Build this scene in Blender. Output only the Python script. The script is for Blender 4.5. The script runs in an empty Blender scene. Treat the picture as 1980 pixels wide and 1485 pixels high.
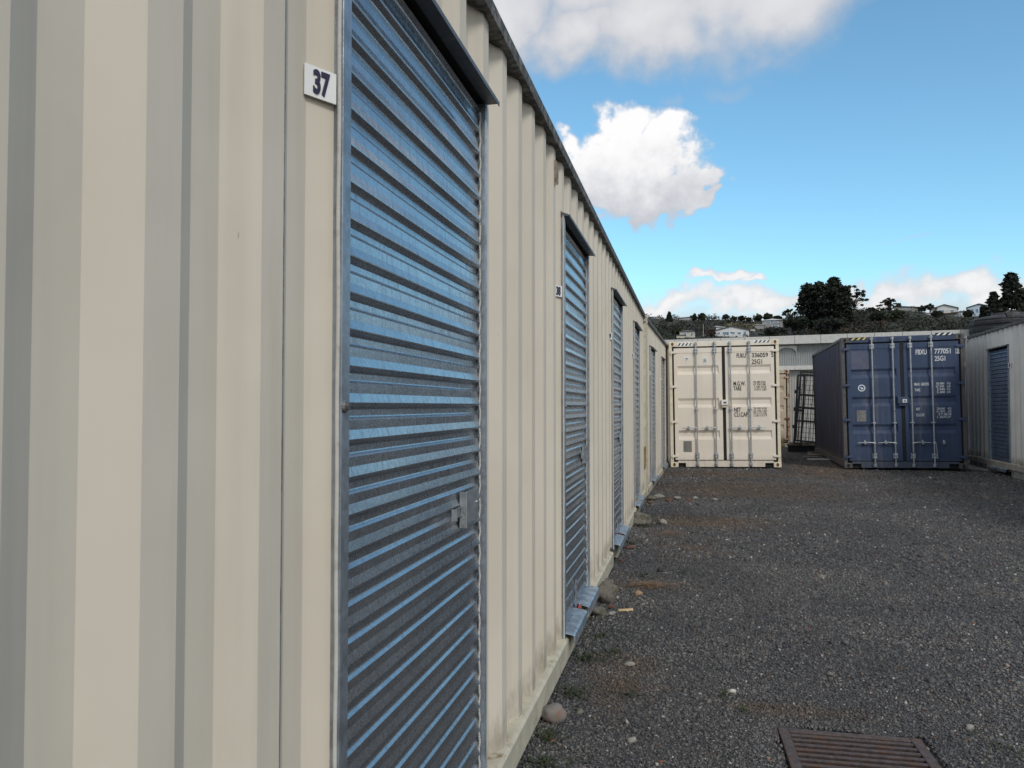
import bpy, bmesh, math, random
import numpy as np
from mathutils import Vector, Matrix, noise as mn
C = bpy.context.scene.collection
R = math.radians
random.seed(7); rng = np.random.default_rng(7)

# ---------------------------------------------------------------- camera
FPX, HC = 1480.0, 1.47                       # focal length in photo pixels, eye height
YAW, PIT = math.atan(344 / FPX), math.atan(42.5 / FPX)
cam = bpy.data.cameras.new('camera'); co = bpy.data.objects.new('camera', cam); C.objects.link(co)
co.location = (0, 0, HC); co.rotation_euler = (math.pi / 2 + PIT, 0, YAW)
cam.sensor_width = 36; cam.lens = 36 * FPX / 1980; cam.clip_start = 0.02; cam.clip_end = 6000
cam.dof.use_dof = True; cam.dof.focus_distance = 6.5; cam.dof.aperture_fstop = 20
bpy.context.scene.camera = co
FW = Vector((-math.sin(YAW) * math.cos(PIT), math.cos(YAW) * math.cos(PIT), math.sin(PIT)))
RT = Vector((math.cos(YAW), math.sin(YAW), 0)); UP = RT.cross(FW)
def ray(px, py): return FW + RT * ((px - 990) / FPX) + UP * ((742.5 - py) / FPX)
def at(px, py, d): return Vector((0, 0, HC)) + ray(px, py) * d      # world point seen there, d metres ahead

# ---------------------------------------------------------------- world, sun, exposure
scn = bpy.context.scene
scn.view_settings.view_transform = 'Standard'; scn.view_settings.look = 'None'
scn.view_settings.exposure = 0.0; scn.view_settings.gamma = 1
SUN_EL, SUN_AZ = R(38), R(146)               # azimuth clockwise from +Y
world = bpy.data.worlds.new('World'); scn.world = world; world.use_nodes = True
NT = world.node_tree; NT.nodes.clear()
def nd(nt, t, **k):
    n = nt.nodes.new(t)
    for a, b in k.items(): setattr(n, a, b)
    return n
def lk(nt, a, b): nt.links.new(a, b)
def mth(nt, op, a, b=None, c=None, clamp=False):
    n = nt.nodes.new('ShaderNodeMath'); n.operation = op; n.use_clamp = clamp
    for i, v in enumerate((a, b, c)):
        if v is None: continue
        if isinstance(v, (int, float)): n.inputs[i].default_value = v
        else: nt.links.new(v, n.inputs[i])
    return n.outputs[0]
def mixc(nt, f, a, b, mode='MIX'):
    n = nt.nodes.new('ShaderNodeMix'); n.data_type = 'RGBA'; n.blend_type = mode
    for k, v in ((0, f), (6, a), (7, b)):
        if isinstance(v, (int, float)): n.inputs[k].default_value = v
        elif isinstance(v, tuple): n.inputs[k].default_value = (*v[:3], 1)
        else: nt.links.new(v, n.inputs[k])
    return n.outputs[2]
def mapr(nt, v, a, b, c=0.0, d=1.0, smooth=True):
    n = nt.nodes.new('ShaderNodeMapRange'); n.clamp = True
    if smooth: n.interpolation_type = 'SMOOTHSTEP'
    nt.links.new(v, n.inputs[0])
    for i, x in enumerate((a, b, c, d)):
        if isinstance(x, (int, float)): n.inputs[i + 1].default_value = x
        else: nt.links.new(x, n.inputs[i + 1])
    return n.outputs[0]
def noise(nt, vec, scale, detail=4, rough=.55, dist=0.0):
    n = nt.nodes.new('ShaderNodeTexNoise'); n.inputs['Scale'].default_value = scale
    n.inputs['Detail'].default_value = detail; n.inputs['Roughness'].default_value = rough
    n.inputs['Distortion'].default_value = dist
    if vec is not None: nt.links.new(vec, n.inputs['Vector'])
    return n.outputs[0]
sky = nd(NT, 'ShaderNodeTexSky', sky_type='NISHITA', sun_disc=False, sun_elevation=SUN_EL, sun_rotation=SUN_AZ)
sky.air_density = 1.0; sky.dust_density = 0.6; sky.ozone_density = 2.0
tc = nd(NT, 'ShaderNodeTexCoord'); sep = nd(NT, 'ShaderNodeSeparateXYZ'); lk(NT, tc.outputs['Generated'], sep.inputs[0])
gx, gy, gz = sep.outputs
az = mth(NT, 'ARCTAN2', gx, gy)                                       # radians, clockwise from +Y
el = mth(NT, 'ARCTAN2', gz, mth(NT, 'SQRT', mth(NT, 'ADD', mth(NT, 'MULTIPLY', gx, gx), mth(NT, 'MULTIPLY', gy, gy))))
def azel(px, py):
    d = ray(px, py); return math.atan2(d.x, d.y), math.atan2(d.z, math.hypot(d.x, d.y))
n_big = noise(NT, tc.outputs['Generated'], 5.0, 6, .55)
n_mid = noise(NT, tc.outputs['Generated'], 14.0, 8, .6, .1)
n_fine = noise(NT, tc.outputs['Generated'], 45.0, 5, .6)
def wnoise(scale, det):
    n = NT.nodes.new('ShaderNodeTexNoise'); n.inputs['Scale'].default_value = scale; n.inputs['Detail'].default_value = det; n.inputs['Roughness'].default_value = .6
    lk(NT, tc.outputs['Generated'], n.inputs['Vector']); s_ = nd(NT, 'ShaderNodeSeparateColor'); lk(NT, n.outputs['Color'], s_.inputs[0]); return s_.outputs
def warp(base, ch):
    o = base
    for sc, det, amp in ((8, 3, .17), (24, 5, .055)):
        o = mth(NT, 'ADD', o, mth(NT, 'MULTIPLY', mth(NT, 'SUBTRACT', W_[sc][ch], .5), amp))
    return o
W_ = {8: wnoise(8, 3), 24: wnoise(24, 6)}
azw, elw = warp(az, 0), mth(NT, 'ADD', el, mth(NT, 'MULTIPLY', mth(NT, 'SUBTRACT', warp(el, 1), el), .75))
def blobs(lst):
    out = None
    for px, py, rx, ry in lst:
        a, e = azel(px, py)
        a2, _ = azel(px + rx, py); _, e2 = azel(px, py - ry)
        ra, re = a2 - a, e2 - e
        u = mth(NT, 'DIVIDE', mth(NT, 'SUBTRACT', azw, a), ra); v = mth(NT, 'DIVIDE', mth(NT, 'SUBTRACT', elw, e), re)
        d = mth(NT, 'SUBTRACT', 1.0, mth(NT, 'SQRT', mth(NT, 'ADD', mth(NT, 'MULTIPLY', u, u), mth(NT, 'MULTIPLY', v, v))))
        out = d if out is None else mth(NT, 'MAXIMUM', out, d)
    return out
def nz(n, amp): return mth(NT, 'MULTIPLY', mth(NT, 'SUBTRACT', n, 0.5), amp)
# large soft bank at the top
top = blobs([(1090, -60, 260, 170), (1350, -90, 330, 235), (1500, -60, 250, 190), (1100, 60, 130, 105), (1230, 40, 200, 110), (960, 60, 120, 200)])
topd = mapr(NT, mth(NT, 'ADD', mth(NT, 'ADD', top, nz(n_mid, .5)), nz(n_big, .5)), -.15, .60)
# crisp cumulus
cum = blobs([(1200, 262, 80, 80), (1150, 305, 85, 75), (1235, 330, 115, 108), (1305, 290, 84, 86), (1330, 350, 62, 60), (1312, 385, 60, 56), (1270, 400, 85, 58), (1200, 360, 100, 68), (1120, 330, 75, 75), (1355, 384, 30, 14)])
cumd = mapr(NT, mth(NT, 'ADD', mth(NT, 'ADD', cum, nz(n_mid, .5)), nz(n_fine, .5)), -.02, .30)
# low banks over the hill
low = blobs([(1392, 541, 40, 14), (1430, 549, 50, 9), (1350, 547, 40, 8), (1300, 590, 90, 26), (1400, 592, 80, 34), (1480, 600, 120, 36), (1640, 600, 160, 52), (1760, 578, 120, 46), (1850, 565, 80, 40), (1930, 590, 120, 50), (1250, 610, 120, 30), (1700, 560, 40, 22)])
lowd = mapr(NT, mth(NT, 'ADD', mth(NT, 'ADD', low, nz(n_mid, 1.1)), nz(n_fine, .4)), -.25, .55)
haze = mapr(NT, el, .10, .165, .85, 0.0)
wisp = blobs([(1770, 462, 40, 12), (1910, 515, 30, 12), (1400, 160, 60, 40), (1300, 190, 30, 25)])
wispd = mapr(NT, mth(NT, 'ADD', wisp, nz(n_mid, .8)), 0, .8, 0, .22)
# broken cloud over the rest of the sky (outside the part the photo shows)
off = mth(NT, 'MAXIMUM', mapr(NT, mth(NT, 'ABSOLUTE', mth(NT, 'SUBTRACT', az, -YAW + .1)), .75, .95), mapr(NT, el, .62, .8))
rest = mth(NT, 'MULTIPLY', mapr(NT, mth(NT, 'ADD', noise(NT, tc.outputs['Generated'], 2.3, 7, .55), nz(n_mid, .15)), .41, .54), off)
dens = mth(NT, 'MAXIMUM', mth(NT, 'MAXIMUM', topd, cumd), mth(NT, 'MAXIMUM', mth(NT, 'MAXIMUM', lowd, haze), mth(NT, 'MAXIMUM', wispd, rest)))
dens = mth(NT, 'MULTIPLY', dens, .97)
# brightness of the cloud body: lit thick parts white, thin bases grey
_, e_c = azel(1240, 330); _, e_s = azel(1240, 210)
cum_b = mapr(NT, mth(NT, 'ADD', mth(NT, 'ADD', mth(NT, 'MULTIPLY', mth(NT, 'ADD', el, elw), .5), nz(n_fine, .07)), nz(n_mid, .12)), e_c - .085, e_s - .03, .60, 1.02)
low_b = mapr(NT, mth(NT, 'ADD', mth(NT, 'ADD', low, nz(n_mid, 1.6)), nz(n_fine, 1.0)), -.2, .9, .68, .93)
top_b = mapr(NT, mth(NT, 'ADD', mth(NT, 'ADD', top, nz(n_mid, .45)), nz(n_big, .8)), 0, 1.0, .58, .80)
wsum = mth(NT, 'MAXIMUM', cumd, .0001)
cb = mth(NT, 'ADD', mth(NT, 'MULTIPLY', top_b, mth(NT, 'SUBTRACT', 1.0, cumd)), mth(NT, 'MULTIPLY', cum_b, cumd))
lowmask = mapr(NT, el, .16, .22, 1.0, 0.0)
cb = mth(NT, 'ADD', mth(NT, 'MULTIPLY', cb, mth(NT, 'SUBTRACT', 1.0, lowmask)), mth(NT, 'MULTIPLY', low_b, lowmask))
CLOUD_K, SKY_K = 1.0, 0.10
cloudc = mixc(NT, 1.0, mixc(NT, mapr(NT, cb, .5, 1.0), (.90, .925, 1.0), (1.0, .985, .985)), cb, 'MULTIPLY')
skyc = mixc(NT, 1.0, sky.outputs[0], (SKY_K * 1.40, SKY_K * 1.93, SKY_K * 1.87), 'MULTIPLY')
cloudc = mixc(NT, mth(NT, 'MULTIPLY', rest, .8), cloudc, (.80, .768, .725))          # unseen cloud, tinted warm to warm the ambient light
final = mixc(NT, dens, skyc, cloudc)
bg = nd(NT, 'ShaderNodeBackground'); lk(NT, final, bg.inputs[0]); bg.inputs[1].default_value = 1.0
wo = nd(NT, 'ShaderNodeOutputWorld'); lk(NT, bg.outputs[0], wo.inputs[0])
sl = bpy.data.lights.new('sun', 'SUN'); so = bpy.data.objects.new('sun', sl); C.objects.link(so)
sl.energy = 1.55; sl.angle = R(14); sl.color = (1, .95, .88)
sv = Vector((math.sin(SUN_AZ) * math.cos(SUN_EL), math.cos(SUN_AZ) * math.cos(SUN_EL), math.sin(SUN_EL)))
so.rotation_euler = sv.to_track_quat('Z', 'Y').to_euler(); so.location = (5, -5, 20)

# ---------------------------------------------------------------- materials
MATS = {}
def new_mat(name):
    m = bpy.data.materials.new(name); m.use_nodes = True; nt = m.node_tree
    return m, nt, nt.nodes['Principled BSDF']
def bump(nt, h, strength, dist=.01):
    b = nt.nodes.new('ShaderNodeBump'); b.inputs['Strength'].default_value = strength; b.inputs['Distance'].default_value = dist
    nt.links.new(h, b.inputs['Height']); return b.outputs[0]
def scalevec(nt, vec, s):
    n = nt.nodes.new('ShaderNodeVectorMath'); n.operation = 'MULTIPLY'; nt.links.new(vec, n.inputs[0]); n.inputs[1].default_value = s
    return n.outputs[0]
def simple(name, col, rough=.6, metal=0.0, var=.12, scale=20, dirt=None, dirt_amt=.0, dscale=5, bmp=.1, streak=False, bscale=None):
    """paint or metal with uneven tone, optional patches of a second colour (rust, dirt) and a fine bump"""
    m, nt, b = new_mat(name)
    t = nt.nodes.new('ShaderNodeTexCoord'); o = t.outputs['Object']
    n1 = noise(nt, o, scale, 5, .6)
    c = mixc(nt, mapr(nt, n1, .3, .7), tuple(x * (1 - var) for x in col), tuple(min(1, x * (1 + var)) for x in col))
    if dirt:
        v = scalevec(nt, o, (1, 1, .16)) if streak else o
        n2 = noise(nt, v, dscale, 8, .68)
        f = mapr(nt, n2, 1 - dirt_amt - .08, 1 - dirt_amt + .05)
        c = mixc(nt, f, c, dirt)
    nt.links.new(c, b.inputs['Base Color'])
    n3 = noise(nt, o, scale * 2.3, 3, .5)
    nt.links.new(mapr(nt, n3, .2, .8, max(.03, rough - .1), min(1, rough + .1)), b.inputs['Roughness'])
    b.inputs['Metallic'].default_value = metal
    if bmp: nt.links.new(bump(nt, noise(nt, o, bscale or scale * 3, 4, .6), bmp, .004), b.inputs['Normal'])
    return m

def wall_paint(name, col, col2, grime=.5, low=.35, edge=.0):
    """sheet steel paint: chalky tone changes, vertical runs, grime rising from the sill and below the rail, rust specks"""
    m, nt, b = new_mat(name)
    t = nt.nodes.new('ShaderNodeTexCoord'); o = t.outputs['Object']; s = nt.nodes.new('ShaderNodeSeparateXYZ'); nt.links.new(o, s.inputs[0])
    big = noise(nt, o, 1.3, 4, .6); run = noise(nt, scalevec(nt, o, (9, 9, .45)), 1.0, 6, .6)
    c = mixc(nt, mapr(nt, big, .35, .65), col, col2)
    c = mixc(nt, mapr(nt, run, .5, .75, 0, .22 * grime), c, (.30, .27, .21))
    # smeary grime near the bottom edge
    g = mth(nt, 'ADD', mapr(nt, s.outputs[2], .14, .14 + low, 1, 0), mth(nt, 'MULTIPLY', mth(nt, 'SUBTRACT', noise(nt, scalevec(nt, o, (16, 16, 5)), 1, 6, .7), .5), 1.5))
    c = mixc(nt, mapr(nt, g, .62, 1.2, 0, .9 * grime), c, (.17, .145, .10))
    g2 = mth(nt, 'ADD', mapr(nt, s.outputs[2], 2.62, 2.80, 0, 1), mth(nt, 'MULTIPLY', mth(nt, 'SUBTRACT', noise(nt, scalevec(nt, o, (12, 12, 3)), 1, 6, .7), .5), 1.6))
    c = mixc(nt, mapr(nt, g2, .9, 1.5, 0, .55 * grime), c, (.2, .18, .13))
    vo = nt.nodes.new('ShaderNodeTexNoise'); vo.inputs['Scale'].default_value = 34; vo.inputs['Detail'].default_value = 3; nt.links.new(scalevec(nt, o, (1, 1, .3)), vo.inputs['Vector'])
    c = mixc(nt, mapr(nt, vo.outputs[0], .765, .785, 0, .6), c, (.20, .16, .12))
    dust = noise(nt, scalevec(nt, o, (3, 3, .25)), 1.7, 7, .72); c = mixc(nt, mapr(nt, dust, .52, .70, 0, .16), c, (.42, .36, .27))
    nt.links.new(c, b.inputs['Base Color'])
    nt.links.new(mapr(nt, run, .2, .8, .58, .78), b.inputs['Roughness']); b.inputs['Specular IOR Level'].default_value = .28
    h = mth(nt, 'ADD', mth(nt, 'MULTIPLY', noise(nt, o, 2.2, 3, .5), 1.0), mth(nt, 'MULTIPLY', noise(nt, o, 140, 3, .5), .02))
    nt.links.new(bump(nt, h, .35, .02), b.inputs['Normal'])
    return m
cream_wall = wall_paint('cream_wall_paint', (.69, .622, .525), (.64, .575, .48), .6)
grey_wall = wall_paint('pale_grey_wall_paint', (.72, .695, .66), (.65, .625, .59), .9)
cream_rail = simple('cream_rail_paint', (.52, .48, .38), .5, 0, .14, 9, (.22, .15, .08), .36, 6, .15)
cream_box = wall_paint('cream_container_paint', (.81, .725, .625), (.77, .69, .59), .25, .2)
cream_frame = simple('cream_frame_paint', (.74, .66, .50), .5, 0, .08, 10, (.42, .22, .07), .37, 3.5, .1, True)
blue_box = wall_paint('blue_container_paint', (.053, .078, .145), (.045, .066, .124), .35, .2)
blue_side = wall_paint('dark_blue_side_paint', (.046, .054, .098), (.055, .048, .066), .7, .4)  # sides, rear and roof in a darker, greyer blue than the doors
blue_frame = simple('blue_frame_paint', (.048, .067, .135), .5, 0, .12, 10, (.10, .065, .05), .38, 4, .1)
rust_frame = simple('rusty_brown_frame', (.095, .088, .088), .7, 0, .2, 14, (.15, .085, .065), .36, 7, .3)
old_box = wall_paint('old_cream_container_paint', (.55, .46, .36), (.48, .39, .29), 1.6, .6)
old_frame = simple('old_rusted_frame', (.50, .38, .27), .7, 0, .15, 8, (.22, .07, .03), .45, 4, .3)
rail_top = simple('weathered_rail', (.17, .165, .155), .8, 0, .35, 28, (.055, .055, .05), .5, 16, .5)
underside = simple('rail_underside', (.22, .20, .16), .8, 0, .25, 14, (.06, .06, .045), .52, 14, .3)
black = simple('black_rubber', (.012, .012, .014), .75, 0, .2, 30)
hollow_black = simple('hollow_shade_black', (.02, .02, .02), .9)  # near-black colour stands in for the shade inside holes, pockets and recesses
galv = simple('galvanised_steel', (.42, .44, .46), .48, .85, .16, 26, (.25, .24, .22), .36, 11, .15)
galv_dark = simple('dull_galvanised_steel', (.27, .28, .29), .55, .7, .2, 30, (.14, .13, .12), .42, 12, .2)
rod_m = simple('lock_rod_steel', (.45, .47, .50), .45, .6, .14, 20, (.26, .22, .18), .38, 12, .1)
white_p = simple('white_sign_plastic', (.80, .80, .79), .35, 0, .04, 8, bmp=0)
navy_ink = simple('navy_print', (.012, .012, .045), .4, 0, .05, 8, bmp=0)
black_ink = simple('black_print', (.02, .02, .022), .5, 0, .1, 8, bmp=0)
white_ink = simple('white_print', (.70, .71, .73), .5, 0, .08, 40, (.3, .33, .42), .36, 30, bmp=0)
grey_ink = simple('worn_dark_print', (.09, .085, .08), .6, 0, .2, 60, (.45, .41, .34), .45, 60, bmp=0)
steel_plate = simple('etched_data_plate', (.17, .165, .155), .5, .4, .2, 60, (.28, .27, .25), .5, 45, .1)
beadm = simple('pale_sealant', (.52, .51, .48), .7, 0, .06, 30, (.40, .38, .34), .36, 22, .3)
rope_m = simple('edge_seal', (.50, .49, .46), .8, 0, .25, 180, bmp=.5)
jamb_m = simple('zinc_jamb', (.33, .37, .42), .42, .7, .12, 30, (.24, .26, .29), .42, 8, .15)
hood_m = simple('hood_flashing', (.10, .11, .125), .5, .3, .12, 14, (.18, .18, .17), .36, 10)
yellow_m = simple('yellow_tape', (.62, .40, .06), .6, 0, .1, 12, (.3, .2, .06), .4, 9)
yellow_w = simple('faded_yellow_tape', (.62, .48, .16), .6, 0, .1, 12)
rustm = simple('bare_rust', (.13, .05, .022), .85, 0, .4, 22, (.2, .1, .05), .45, 12, .4)
concrete = simple('concrete', (.27, .265, .25), .85, 0, .15, 9, (.13, .125, .11), .45, 3.5, .4)
plank_m = simple('weathered_plank', (.42, .38, .31), .8, 0, .2, 14, (.25, .2, .14), .45, 6, .3)
white_board = simple('white_board', (.62, .62, .60), .6, 0, .08, 6, (.35, .33, .3), .38, 4)
shed_clad = simple('grey_cladding', (.30, .315, .32), .5, .2, .08, 3, (.22, .225, .23), .36, 2.0, .05, True)
shed_low = simple('pale_cladding', (.44, .44, .43), .5, .2, .08, 3, (.34, .32, .30), .36, 2.0, .05, True)
gutter_m = simple('pale_fascia', (.60, .59, .565), .5, 0, .06, 9, (.46, .44, .41), .38, 14, .1)
tank_m = simple('dark_tank_plastic', (.028, .030, .033), .75, 0, .15, 6, (.10, .10, .10), .4, 3, .1)
mesh_m = simple('dark_grey_steel', (.045, .045, .048), .5, .3, .2, 20, (.10, .06, .04), .4, 9, .1)
wood_chip = simple('fresh_wood', (.60, .44, .24), .7, 0, .15, 30)
brick_red = simple('red_brick_fragment', (.13, .065, .048), .85, 0, .3, 40, bmp=.4)
red_paint = simple('red_lock_body', (.25, .03, .02), .4, 0, .1, 10)
brass = simple('brass', (.45, .30, .10), .35, .9, .1, 10)
grate_m = simple('rusty_iron_grate', (.10, .075, .072), .62, .4, .3, 35, (.13, .075, .05), .42, 12, .5)

# roller curtain: spangled zinc sheet, with drip runs
def curtain_mat():
    m, nt, b = new_mat('spangled_zinc_curtain')
    t = nt.nodes.new('ShaderNodeTexCoord'); o = t.outputs['Object']
    v = nt.nodes.new('ShaderNodeTexVoronoi'); v.inputs['Scale'].default_value = 210; nt.links.new(o, v.inputs['Vector'])
    v2 = nt.nodes.new('ShaderNodeTexVoronoi'); v2.inputs['Scale'].default_value = 95; nt.links.new(o, v2.inputs['Vector'])
    sp = nt.nodes.new('ShaderNodeSeparateColor'); nt.links.new(v.outputs['Color'], sp.inputs[0])
    sp2 = nt.nodes.new('ShaderNodeSeparateColor'); nt.links.new(v2.outputs['Color'], sp2.inputs[0])
    k = mapr(nt, mth(nt, 'ADD', mth(nt, 'MULTIPLY', sp.outputs[0], .5), mth(nt, 'MULTIPLY', sp2.outputs[1], .5)), 0, 1, .22, .78, False)
    c = mixc(nt, k, (.34, .365, .40), (.58, .60, .625))
    run = noise(nt, scalevec(nt, o, (60, 60, 3)), 1.0, 5, .65)
    c = mixc(nt, mapr(nt, run, .48, .72, 0, .45), c, (.26, .28, .31))
    c = mixc(nt, mapr(nt, noise(nt, o, 3.0, 6, .65), .35, .75, 0, .4), c, (.24, .28, .34))
    vs = noise(nt, scalevec(nt, o, (90, 90, 14)), 1.0, 3, .6)
    c = mixc(nt, mapr(nt, vs, .74, .79, 0, .55), c, (.75, .76, .76))
    nt.links.new(c, b.inputs['Base Color']); b.inputs['Metallic'].default_value = .92
    nt.links.new(mth(nt, 'ADD', mapr(nt, sp.outputs[1], 0, 1, .22, .30), mapr(nt, run, .4, .8, 0, .15)), b.inputs['Roughness'])
    h = mth(nt, 'ADD', sp.outputs[2], mth(nt, 'MULTIPLY', noise(nt, o, 30, 3, .6), 1.2))
    nt.links.new(bump(nt, h, .10, .003), b.inputs['Normal'])
    return m
curtain_m = curtain_mat()
zinc_sill = simple('zinc_sill', (.42, .50, .58), .42, .75, .2, 22, (.26, .30, .34), .45, 14, .3, bscale=40)

# ---------------------------------------------------------------- mesh helpers
class MB:
    def __init__(s): s.v = []; s.f = []
    def quad(s, *p):
        i = len(s.v); s.v += [tuple(x) for x in p]; s.f.append(tuple(range(i, i + len(p)))); return s
    def box(s, x0, x1, y0, y1, z0, z1, M=None):
        p = [(x0, y0, z0), (x1, y0, z0), (x1, y1, z0), (x0, y1, z0), (x0, y0, z1), (x1, y0, z1), (x1, y1, z1), (x0, y1, z1)]
        if M is not None: p = [tuple(M @ Vector(q)) for q in p]
        i = len(s.v); s.v += p
        s.f += [tuple(i + k for k in q) for q in ((0, 3, 2, 1), (4, 5, 6, 7), (0, 1, 5, 4), (1, 2, 6, 5), (2, 3, 7, 6), (3, 0, 4, 7))]; return s
    def tube(s, a, b, r, r2=None, n=10, cap=True):
        a, b = Vector(a), Vector(b); r2 = r if r2 is None else r2
        d = (b - a).normalized(); u = d.orthogonal().normalized(); w = d.cross(u); i = len(s.v)
        for c, q in ((a, r), (b, r2)):
            for k in range(n):
                t = 2 * math.pi * k / n; s.v.append(tuple(c + (u * math.cos(t) + w * math.sin(t)) * q))
        for k in range(n): s.f.append((i + k, i + (k + 1) % n, i + n + (k + 1) % n, i + n + k))
        if cap: s.f.append(tuple(i + n - 1 - k for k in range(n))); s.f.append(tuple(i + n + k for k in range(n)))
        return s
    def path(s, pts, r, n=6):
        for a, b in zip(pts[:-1], pts[1:]): s.tube(a, b, r, n=n, cap=False)
        return s
    def prism(s, poly, h0, h1, plane='xz'):
        """extrude a polygon given in a plane between h0 and h1 on the third axis"""
        def P(a, b, h): return {'xz': (a, h, b), 'yz': (h, a, b), 'xy': (a, b, h)}[plane]
        i = len(s.v); n = len(poly)
        s.v += [P(a, b, h0) for a, b in poly] + [P(a, b, h1) for a, b in poly]
        s.f.append(tuple(range(i, i + n))); s.f.append(tuple(range(i + 2 * n - 1, i + n - 1, -1)))
        for k in range(n): s.f.append((i + k, i + n + k, i + n + (k + 1) % n, i + (k + 1) % n))
        return s
    def build(s, name, mat, parent=None, smooth=False, bevel=0, recalc=True):
        me = bpy.data.meshes.new(name); me.from_pydata(s.v, [], s.f)
        if recalc:
            bm = bmesh.new(); bm.from_mesh(me); bmesh.ops.recalc_face_normals(bm, faces=bm.faces); bm.to_mesh(me); bm.free()
        me.materials.append(mat)
        if smooth: me.polygons.foreach_set('use_smooth', [True] * len(me.polygons))
        o = bpy.data.objects.new(name, me); C.objects.link(o)
        if parent: o.parent = parent
        if bevel:
            b = o.modifiers.new('bevel', 'BEVEL'); b.width = bevel; b.segments = 2; b.limit_method = 'ANGLE'; b.angle_limit = R(40)
        return o
def tag(o, label=None, cat=None, group=None, kind=None):
    for k, v in (('label', label), ('category', cat), ('group', group), ('kind', kind)):
        if v: o[k] = v
    return o
def empty(name, loc, rz=0, label=None, cat=None, group=None, rot=None):
    o = bpy.data.objects.new(name, None); C.objects.link(o); o.location = loc; o.rotation_euler = rot or (0, 0, rz)
    o.empty_display_size = .2; return tag(o, label, cat, group)

def text_mesh(txt, h, xs, bold=0.0, mono=None, align='LEFT'):
    cu = bpy.data.curves.new('t', 'FONT'); cu.body = txt; cu.size = 1; cu.offset = bold; cu.align_x = align; cu.extrude = .0015 / h
    if mono: cu.space_character = mono
    o = bpy.data.objects.new('t', cu); C.objects.link(o); bpy.context.view_layer.update()
    dg = bpy.context.evaluated_depsgraph_get(); me = bpy.data.meshes.new_from_object(o.evaluated_get(dg))
    bpy.data.objects.remove(o)
    n = len(me.vertices); a = np.empty(n * 3, 'f'); me.vertices.foreach_get('co', a); a = a.reshape(-1, 3)
    k = h / .70; a *= k; a[:, 0] *= xs
    me.vertices.foreach_set('co', a.ravel()); return me
def lettering(items, mat, parent, M, name='lettering', h_off=0.0):
    """items: (text, u, v, height, width factor, bold); M maps (u, v, out) to the parent's space; one mesh"""
    V = []; F = []
    for it in items:
        txt, u, v, h, xs, bold = it[:6]; al = it[6] if len(it) > 6 else 'LEFT'
        me = text_mesh(txt, h, xs, bold, align=al)
        i = len(V); V += [tuple(M @ Vector((w.co.x + u, w.co.y + v, w.co.z + h_off))) for w in me.vertices]
        F += [tuple(i + k for k in p.vertices) for p in me.polygons]; bpy.data.meshes.remove(me)
    mb = MB(); mb.v = V; mb.f = F
    return mb.build(name, mat, parent, recalc=False)
M_FRONT = Matrix(((1, 0, 0, 0), (0, 0, -1, 0), (0, 1, 0, 0), (0, 0, 0, 1)))     # u->x, v->z, out->-y

# ---------------------------------------------------------------- ground, hillside
def sstep(a, b, x):
    t = min(1, max(0, (x - a) / (b - a))); return t * t * (3 - 2 * t)
def gh(x, y):
    """yard level: nearly flat, rising a little towards the far containers"""
    h = .004 * max(0, y - 5) + .0025 * max(0, x - 1) * sstep(6, 16, y)
    h += .012 * mn.noise(Vector((x * .5, y * .5, 0))) + .006 * mn.noise(Vector((x * 1.7, y * 1.7, 3)))
    h = min(h, .30)
    q = max(abs(x - .69) / .36, abs(y - 3.36) / .45)
    h = h * sstep(.95, 1.35, q) - .004 * (1 - sstep(.95, 1.35, q))      # level round the drain
    return h
def gmesh(x, y):
    q = max(abs(x - .69) / .30, abs(y - 3.36) / .37)
    return gh(x, y) - .09 * (1 - sstep(.88, 1.05, q))                     # the pit under the grate
RIDGE = [(-900, 600), (900, 612), (1250, 613), (1300, 617), (1385, 618), (1470, 622), (1540, 618), (1640, 604), (1700, 600), (1760, 598), (1800, 607), (1860, 611), (1980, 606), (2600, 600), (3600, 640)]
def ridge_elev(azc):
    px = 990 + FPX * math.tan(max(-1.2, min(1.2, azc)))
    for (a, ya), (b, yb) in zip(RIDGE[:-1], RIDGE[1:]):
        if px <= b:
            y = ya + (yb - ya) * max(0, (px - a)) / (b - a); break
    else: y = 640
    return (785 - y) / FPX * math.cos(max(-1.2, min(1.2, azc)))
RR = 380.0
def hill(r, azc):
    e = ridge_elev(azc); fade = 1 - sstep(1.15, 1.75, abs(azc))
    t = max(0, (r - 115) / (RR - 115))
    if t <= 1: h = r * e * t ** .55
    else: h = RR * e * (1 - .25 * min(1, (r - RR) / 500))
    return (h + HC * min(1, t)) * fade + .15
def polar(name, rs, azs, hf, mat):
    nr, na = len(rs), len(azs); V = []; F = []
    for r in rs:
        for a in azs:
            x, y = r * math.sin(a - YAW), r * math.cos(a - YAW); V.append((x, y, hf(x, y, r, a)))
    for i in range(nr - 1):
        for j in range(na - 1):
            k = i * na + j; F.append((k, k + 1, k + na + 1, k + na))
    mb = MB(); mb.v = V; mb.f = F
    o = mb.build(name, mat, smooth=True); tag(o, kind='structure'); return o
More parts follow.
